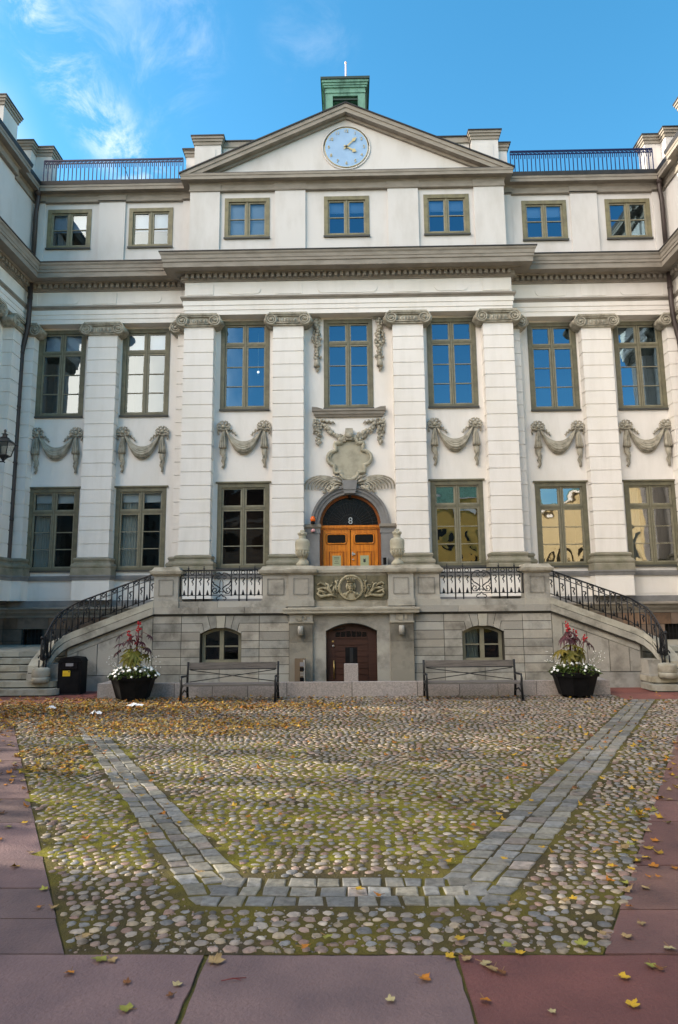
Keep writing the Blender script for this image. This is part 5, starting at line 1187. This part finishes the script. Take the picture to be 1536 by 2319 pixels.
for outer, inner, ymax in ((LO, LI, 12.5), (RO, RI, 12.6)):
    for r in range(3):
        y = 4.06+.16*r if True else 0
        while y < ymax:
            L_ = random.uniform(.10, .165); ya, yb = y, min(y+L_-.02, ymax)
            f = lambda t, yy: outer(yy)+(inner(yy)-outer(yy))*t
            sl = .055*(1 if outer is LO else -1)
            a, b = r/3+.018, (r+1)/3-.018
            sk = .025
            sett([(f(a, ya), ya), (f(b, ya+sk), ya+sk), (f(b, yb+sk), yb+sk), (f(a, yb), yb)], stint(), random.uniform(.006, .011)); y += L_
tag(q.build('granite_sett_band'), kind='structure')
# red sandstone slabs
q = MB()
LT, RT, FT = (.165, .108, .104), (.180, .090, .076), (.190, .126, .122)
def slab(poly, t, k=None):
    k = k or random.uniform(.84, 1.15); q.prism(poly, -.028, .004+random.uniform(-.002, .002), SLAB, 'z', tuple(v*k*random.uniform(.96, 1.04) for v in t))
J = .008
def row_poly(xa, xb, ya, yb, dxa=0, dxb=0): return [(xa, ya), (xb, ya), (xb+dxb, yb), (xa+dxa, yb)]
# front row: three big slabs in view
for xa, xb, t, k in ((-3.4, -.735, FT, .95), (-.711, .477, FT, 1.02), (.497, 2.6, (.165, .066, .058), .95), (2.615, 5, RT, 1.), (-6, -3.415, LT, 1.), (5.015, 9.5, RT, .9), (-9.5, -6.015, LT, .9)):
    n_ = 14; jt = lambda: random.uniform(-.004, .004)
    slab([(xa+(xb-xa)*i/n_, 2.1) for i in range(n_)]+[(xb+jt(), 2.1+1.39*i/n_) for i in range(n_)]+[(xb-(xb-xa)*i/n_, 3.488+jt()) for i in range(n_)]+[(xa+jt(), 3.488-1.39*i/n_) for i in range(n_)], t, k)
yy = 2.085
while yy > -8:
    y2 = yy-random.uniform(.8, 1.3); x = -9.5
    while x < 9.5: x2 = min(x+random.uniform(1, 2), 9.5); slab(row_poly(x, x2-.012, y2+.012, yy), LT if x < 0 else RT); x = x2
    yy = y2
for side, E_ in ((-1, XL), (1, XR)):
    yy = 3.5; rows = [3.5, 3.88, 4.28, 4.75] if side < 0 else [3.5, 3.98, 4.62]
    while rows[-1] < 12.3: rows.append(min(rows[-1]+random.uniform(.5, .95), 12.62))
    rows[-1] = 12.62
    for ya, yb in zip(rows, rows[1:]):
        xe = 9.45*side; xa, xb = E_(ya)+side*.012, E_(yb)+side*.012; first = True
        cuts = []; x = (xa+xb)/2+side*random.uniform(.9, 1.7)
        while abs(x) < 9.0: cuts.append(x); x += side*random.uniform(.8, 1.6)
        cuts.append(xe)
        tl = random.uniform(-.05, .05)
        for c in cuts:
            slab([(xa, ya+.006), (c-side*.006, ya+.006), (c-side*.006+tl*.3, yb-.006), (xb, yb-.006)] if True else None, LT if side < 0 else RT); xa, xb = c+side*.006, c+side*.006+tl*.3
    x = 5.05*side
    while abs(x) < 9.4: x2 = x+side*random.uniform(.9, 1.5); slab([(x+side*.006, 12.63), (x2, 12.63), (x2, 13.6), (x+side*.006, 13.6)], (.20, .070, .055), None); slab([(x+side*.006, 13.61), (x2, 13.61), (x2, 14.55), (x+side*.006, 14.55)], (.20, .070, .055)); x = x2
tag(q.build('red_slab_paving'), kind='structure')
# ------------------------------------------------------------------ fallen leaves
LC = {'yellow': (.74, .46, .03), 'green': (.40, .40, .07), 'tan': (.52, .36, .16), 'orange': (.66, .25, .02), 'brown': (.26, .10, .03), 'pale': (.60, .50, .25)}
def maple(q, c, size, rot, tint, curl=.3, lobes=5, z0=.006):
    pts = []
    lob = [(0, 1.0), (.95, .86), (2.0, .55)] if lobes == 5 else [(0, 1.0), (1.3, .7)]
    spec = []
    for a, r in lob:
        spec += [(a, r), (-a, r)] if a else [(0, r)]
    spec = sorted(spec); ring = []
    for i, (a, r) in enumerate(spec):
        nx = spec[(i+1) % len(spec)]; ring += [(a-.24, r*.80), (a-.09, r*.86), (a, r), (a+.09, r*.84), (a+.24, r*.80)]
        if i < len(spec)-1: ring.append(((a+nx[0])/2, .56))
    ring += [(pi-.25, .22), (pi+.25, .22)]
    ph = random.uniform(0, 6); vs = [(c[0], c[1], z0+.004)]
    for a, r in ring:
        rr = size*r*random.uniform(.92, 1.08); z = z0+.005+size*curl*r*r*(.5+.5*sin(2*a+ph))*random.uniform(.7, 1.2); vs.append((c[0]+rr*cos(a+rot), c[1]+rr*sin(a+rot), z))
    k = len(ring); q.add(vs, [(0, 1+i, 1+(i+1) % k) for i in range(k)], FALL, False, tint)
    q.tube([(c[0]-.1*size*cos(rot), c[1]-.1*size*sin(rot), z0+.006), (c[0]-size*.9*cos(rot+.2), c[1]-size*.9*sin(rot+.2), z0+.012)], .0018, FALL, 3, tint=(.35, .2, .08))
LEAVES = [ # photo pixel, length, colour, label
 ((228, 2177), .055, 'green', 'green yellow leaf at the cobble border on the left front slab, beside a paler leaf'), ((252, 2180), .04, 'tan', 'tan leaf touching the green yellow leaf at the left cobble border'),
 ((159, 2209), .036, 'orange', 'curled orange brown leaf on the left front slab'), ((285, 2234), .028, 'brown', 'small brown leaf on the left front slab above a yellow one'),
 ((401, 2239), .034, 'pale', 'pale yellow leaf on the left front slab near the mossy joint'), ((388, 2262), .026, 'brown', 'small dark brown leaf below the pale leaf near the mossy joint'),
 ((289, 2294), .05, 'green', 'large yellow green leaf at the bottom of the left front slab'), ((485, 2186), .062, 'tan', 'big pale tan leaf lying across the left mossy joint'),
 ((190, 2136), .045, 'tan', 'tan leaf on the cobbles near the left front corner'), ((120, 2060), .036, 'tan', 'tan leaf on the left slab edge next to an orange one'), ((89, 2061), .03, 'orange', 'small orange leaf left of the tan leaf at the slab edge'),
 ((100, 2020), .038, 'green', 'yellow green leaf alone on the left purple slab'), ((452, 1987), .045, 'tan', 'tan orange leaf on the left sett band bend'), ((254, 1929), .04, 'yellow', 'yellow leaf on cobbles left of the sett band'),
 ((230, 1959), .035, 'green', 'bright green leaf on cobbles left of the sett band'), ((20, 1876), .045, 'green', 'yellow green leaf at the left frame edge on a purple slab'), ((52, 1868), .04, 'yellow', 'yellow leaf right of the leaf at the left frame edge'),
 ((688, 2161), .042, 'orange', 'orange leaf on the front cobble border left of centre'), ((740, 2136), .04, 'green', 'green yellow leaf on the front row of cobbles near the centre'),
 ((958, 2222), .044, 'orange', 'yellow orange leaf alone on the middle front slab'), ((885, 2274), .032, 'pale', 'pale green leaf low on the middle front slab'), ((1098, 2272), .038, 'orange', 'orange leaf low beside the right mossy joint'),
 ((1252, 2301), .026, 'pale', 'small pale leaf at the bottom of the right front slab'), ((1430, 2284), .045, 'yellow', 'curled yellow leaf in the lower right corner slab'), ((1410, 2220), .042, 'yellow', 'yellow leaf on the right front slab right of the clump'),
 ((1475, 2192), .045, 'green', 'green leaf at the right edge of the front slab'), ((1498, 2201), .032, 'brown', 'brown leaf touching the green leaf at the right edge'), ((1096, 2188), .045, 'pale', 'pale green leaf heading the clump on the right front slab'),
 ((1118, 2200), .045, 'tan', 'tan leaf in the middle of the clump on the right front slab'), ((1138, 2208), .036, 'brown', 'crumpled brown leaf at the end of the clump on the right front slab'), ((1055, 2176), .042, 'tan', 'tan leaf at the top end of the right mossy joint'),
 ((1018, 2175), .038, 'yellow', 'bright yellow leaf at the cobble border by the right mossy joint'), ((1038, 2142), .045, 'yellow', 'yellow leaf on the front cobbles above the right mossy joint'), ((1155, 2158), .045, 'green', 'yellow green leaf on front cobbles beside a rounder yellow leaf'),
 ((1177, 2166), .038, 'yellow', 'round yellow leaf beside the yellow green leaf on front cobbles'), ((1318, 2155), .05, 'green', 'large yellow green leaf at the right corner of the cobbles'), ((1370, 2130), .042, 'tan', 'tan leaf on the right cobble border'),
 ((1418, 2128), .045, 'tan', 'tan leaf on the red slab right of the cobble border'), ((1516, 2153), .045, 'pale', 'pale leaf at the right frame edge'), ((1425, 2058), .034, 'orange', 'orange leaf alone on the right red slab'),
 ((1452, 2096), .034, 'tan', 'tan leaf on the right red slab below the orange one'), ((1472, 1991), .028, 'orange', 'left one of two orange leaves close together on the right slab'), ((1493, 1991), .028, 'orange', 'right one of two orange leaves close together on the right slab'),
 ((1463, 1946), .045, 'yellow', 'yellow leaf on the right slab just outside the cobbles'), ((1433, 1972), .04, 'yellow', 'yellow leaf on the right cobble edge below another'), ((1440, 1915), .036, 'yellow', 'yellow leaf on the right cobble edge higher up'),
 ((811, 2027), .045, 'yellow', 'yellow leaf on the front sett band near the middle'), ((860, 2041), .034, 'orange', 'orange leaf on the front sett band right of the yellow leaf'), ((1145, 1955), .038, 'yellow', 'yellow leaf on the right sett band'), ((1013, 1962), .04, 'yellow', 'yellow leaf on moss inside the right bend of setts'),
 ((1230, 1931), .038, 'yellow', 'yellow leaf just outside the right sett band'), ((1276, 2052), .042, 'tan', 'tan leaf on cobbles in the right corner field, topmost of two'), ((1300, 2050), .036, 'yellow', 'yellow leaf beside the tan leaf on cobbles of the right corner field'),
 ((1158, 2062), .038, 'tan', 'tan leaf on cobbles below the right end of the front setts')]
for (px, py), sz, c, lab in LEAVES:
    x, y = ground_pt(px, py); q = MB(); k = random.uniform(.85, 1.1); onc = (Y0 < y and XL(y) < x < XR(y))
    maple(q, (0, 0), sz, random.uniform(0, 6.28), tuple(v*k for v in LC[c]), .55 if c in ('brown', 'orange') else .38)
    o = q.build('fallen_leaf', None, (x, y, .022 if onc else .004)); tag(o, lab, 'leaf', 'fallen leaves in the foreground')
q = MB(); random.seed(31)
def put(x, y, mix):
    onc = (Y0 < y < 13.3 and XL(y) < x < XR(y)); c = random.choice(mix); k = random.uniform(.6, 1.15)
    o = len(q.v); maple(q, (x, y), random.uniform(.032, .054), random.uniform(0, 6.28), tuple(v*k for v in LC[c]), random.uniform(.2, 1.1), random.choice((5, 3, 3)), random.uniform(.012, .05) if onc else .006)
WARM = ['orange', 'brown', 'orange', 'yellow', 'tan', 'yellow', 'orange', 'pale']; GOLDN = ['yellow', 'pale', 'orange', 'yellow', 'tan']
def okp(x, y): return not (-5.05 < x < 5.05 and y > 13.3) and y < 13.55
for i in range(3800):   # drift along the left of the court
    y = random.triangular(9.0, 13.3, 12.0); x = -6.6+abs(random.gauss(0, 3.0)); 
    if okp(x, y) and x > XL(y)-.5: put(x, y, WARM)
for yc_, w, xa, xb, n in ((11.9, .22, -5.2, -.2, 800), (10.0, .25, -4.6, -.6, 900), (9.35, .15, -4.3, -1.4, 300), (8.1, .2, -4.0, -3.1, 170), (7.3, .2, -3.5, -2.8, 90)):  # golden leaves massed in bands, standing in part for the sun streaks
    for i in range(n):
        x = random.uniform(xa, xb); y = random.gauss(yc_, w)
        if okp(x, y): put(x, y, GOLDN)
for i in range(900):    # thinner scatter everywhere
    y = 5+8.2*random.random()**.7; x = random.uniform(XL(y)-.3, XR(y)+.8)
    if okp(x, y): put(x, y, GOLDN+WARM)
for i in range(60):
    y = random.uniform(12.7, 13.3); put(random.uniform(-5, -1), y, WARM)
for i in range(110):
    y = random.uniform(4.2, 9); x = XR(y)+random.gauss(0, .22); put(x, y, ['yellow', 'yellow', 'green', 'tan', 'orange'])
for i in range(60):
    y = random.uniform(4., 12); x = XL(y)-abs(random.gauss(0, .5)); put(x, y, ['yellow', 'tan', 'orange', 'brown'])
tag(q.build('leaf_litter'), kind='stuff', label='yellow and orange autumn leaf litter drifted over the left half of the cobbles', cat='leaf litter')
for (px, py), sz, lab in (((306, 1605), .14, 'crumpled white paper in front of the planter on the leaf litter'), ((217, 1623), .09, 'small white paper scrap lying left of and nearer than the crumpled one'), ((115, 1611), .08, 'flat white paper scrap at the far left of the leaf litter')):
    x, y = ground_pt(px, py); q = MB(); n = 7; vs = []
    for i in range(n+1):
        for j in range(n+1): vs.append((sz*(i/n-.5)*2+random.uniform(-.012, .012), sz*(j/n-.5)*1.1+random.uniform(-.01, .01), .04+random.uniform(0, .05)*(1.6-abs(i/n-.5)*2.4)))
    q.add(vs, [(i*(n+1)+j, (i+1)*(n+1)+j, (i+1)*(n+1)+j+1, i*(n+1)+j+1) for i in range(n) for j in range(n)], PAPER); o = q.build('paper_scrap', None, (x, y, 0)); tag(o, lab, 'paper', 'white paper litter')
x, y = ground_pt(532, 2225); q = MB(); q.tube([(-.06, -.012, .008), (-.01, .0, .012), (.05, .012, .009)], [.002, .003, .002], STEM, 5); q.tube([(.0, .0, .011), (.03, -.01, .01)], .0015, STEM, 4); tag(q.build('twig', None, (x, y, .004)), 'thin brown twig on the middle front slab below the big tan leaf', 'twig')
# ------------------------------------------------------------------ houses across the street, seen mirrored in the panes
def house(x0, x1, y, h, wall, roof, label):
    o = empty('street_house', ((x0+x1)/2, y, 0)); cx = (x0+x1)/2; q = MB(); q.box(x0-cx, x1-cx, -10, 0, 0, h, wall); q.box(x0-cx-.2, x1-cx+.2, -10, .25, h, h+.35, PLASTER); q.build('wall', o)
    q = MB(); q.prism([(-10.2, h+.35), (.3, h+.35), (-3, h+4), (-7, h+4)], x0-cx-.2, x1-cx+.2, roof, 'x'); q.build('roof', o)
    n = int((x1-x0)/2.6); pr = None
    for i in range(n):
        for k in range(int(h/3.3)):
            if pr is None:
                q = MB(); q.box(-.55, .55, -.05, .04, 0, 1.7, wall); q.box(-.45, .45, .03, .05, .1, 1.6, BLACKG); pr = q.build('window', o); w_ = pr
            else: w_ = pr.copy(); COL.objects.link(w_)
            w_.location = (x0-cx+(i+.5)*(x1-x0)/n, .0, 1.1+3.3*k)
    tag(o, label, 'house', 'houses across the street, seen mirrored in the windows')
house(-2, 16, -27, 11.5, YELW, COPPER, 'yellow rendered house with a green copper roof mirrored in the ground floor panes'); house(-24, -2.5, -30, 10.5, mat('grey_render', (.42, .38, .33), .85), METAL, 'grey brown house with a dark roof mirrored in the ground floor panes')
def side_house(x, y0, y1, h, wall, roof, label):
    o = empty('street_house', (x, (y0+y1)/2, 0)); q = MB(); q.box(0, 8, y0-(y0+y1)/2, y1-(y0+y1)/2, 0, h, wall); q.box(-.25, 8, y0-(y0+y1)/2-.2, y1-(y0+y1)/2+.2, h, h+.35, PLASTER); q.build('wall', o)
    q = MB(); q.prism([(-.3, h+.35), (8, h+.35), (4, h+3)], y0-(y0+y1)/2, y1-(y0+y1)/2, roof, 'y'); q.build('roof', o); pr = None; sg = -1 if x > 0 else 1
    if x < 0: 
        for ch in o.children: ch.location.x = -8
    xf = -.02 if x > 0 else .02
    for i in range(int((y1-y0)/2.4)):
        for k in range(int(h/3)):
            if pr is None: q = MB(); q.box(sg*-.05, sg*.05, -.55, .55, 0, 1.7, wall); q.box(sg*.04, sg*.07, -.46, .46, .1, 1.6, BLACKG); pr = w_ = q.build('window', o)
            else: w_ = pr.copy(); COL.objects.link(w_)
            w_.location = (xf, y0-(y0+y1)/2+1.2+2.4*i, .9+2.9*k)
    tag(o, label, 'house', 'houses across the street, seen mirrored in the windows')
side_house(14, -14, 11, 8.5, mat('pale_yellow_render', (.50, .40, .22), .85), COPPER, 'pale yellow sunlit house right of the court mirrored in the right ground floor panes')
side_house(-14, -14, 6.7, 9.5, bpy.data.materials['grey_render'], METAL, 'grey house left of the court mirrored in the left ground floor panes')
def tree(x, y, seed, label, rr, zc_):
    random.seed(seed); o = empty('maple_tree', (x, y, 0)); q = MB(); BARK = bpy.data.materials.get('tree_bark') or mat('tree_bark', (.09, .07, .05), .95, (.05, .04, .03), 6, 8, .4, .6, .5, 20)
    q.tube([(0, 0, -.05), (.05, .02, 1.5), (-.05, .08, 3.2), (.1, 0, zc_)], [.30, .22, .18, .07], BARK, 8)
    for i in range(14): a = i*2.4; z = 2.6+.35*i; q.tube([(0, 0, z), (rr[0]*.4*cos(a), rr[1]*.4*sin(a), z+.7), (rr[0]*.8*cos(a), rr[1]*.8*sin(a), z+1.0)], [.09, .06, .02], BARK, 5)
    q.build('trunk', o); q = MB(); ML = bpy.data.materials.get('maple_leaf') or leafmat('maple_leaf', (.30, .20, .02), (.20, .16, .02))
    cl = [(random.gauss(0, .5), random.gauss(0, .5), random.gauss(0, .45)) for _ in range(60)]
    for i in range(9000):
        c = random.choice(cl); p = [c[k]*rr[k]+random.gauss(0, .55) for k in range(3)]; p[2] += zc_
        if p[2] < 5.2: continue
        d = Vector((random.gauss(0, 1), random.gauss(0, 1), random.gauss(0, .7))); k = random.uniform(.6, 1.4); leaf_blade(q, p, d, (random.gauss(0, 1), random.gauss(0, 1), 1), random.uniform(.2, .34), .11, ML, (k, k, k))
    q.build('crown', o); tag(o, label, 'tree', 'maples left of the court')
tree(-17.5, 9.6, 41, 'yellow maple left of the court nearer the grey house, shading the cobbles', (3.0, 2.8, 2.6), 9.0)
tree(-17.0, 13.6, 42, 'yellow maple left of the court nearer the palace wing, shading the cobbles', (2.8, 2.6, 2.6), 9.0)
def added_column_tree(x, y, r, h, seed, label):  # unseen trees added so the gaps between them throw sun streaks
    random.seed(seed); o = empty('sun_streak_tree', (x, y, 0)); q = MB(); q.tube([(0, 0, -.05), (0, 0, h*.9)], [.09, .02], bpy.data.materials['tree_bark'], 6); q.build('trunk', o); q = MB()
    for i in range(int(2600*r*h/4)):
        z = .25+(h-.3)*random.random(); k = random.uniform(.6, 1.3); rr = r*min(1, (h-z)/.9+.15)*sqrt(random.random())*.92; a = random.uniform(0, 2*pi)
        leaf_blade(q, (rr*cos(a), rr*sin(a), z), (cos(a)+random.gauss(0, .6), sin(a)+random.gauss(0, .6), random.gauss(0, .6)), (random.gauss(0, 1), random.gauss(0, 1), 1), random.uniform(.08, .14), .05, LEAFG, (k*1.2, k, k))
    q.build('crown', o); tag(o, label, 'tree', 'unseen leafy columns added to split the sun into streaks')
for i, (y, r, t) in enumerate(((7.70, .82, 'nearest the grey house'), (10.37, .40, 'middle one of the row'), (12.70, .70, 'nearest the palace wing'))):
    added_column_tree(-13.5, y, r, 6.2, 60+i, 'unseen leafy column added left of the court to streak the sun, '+t)
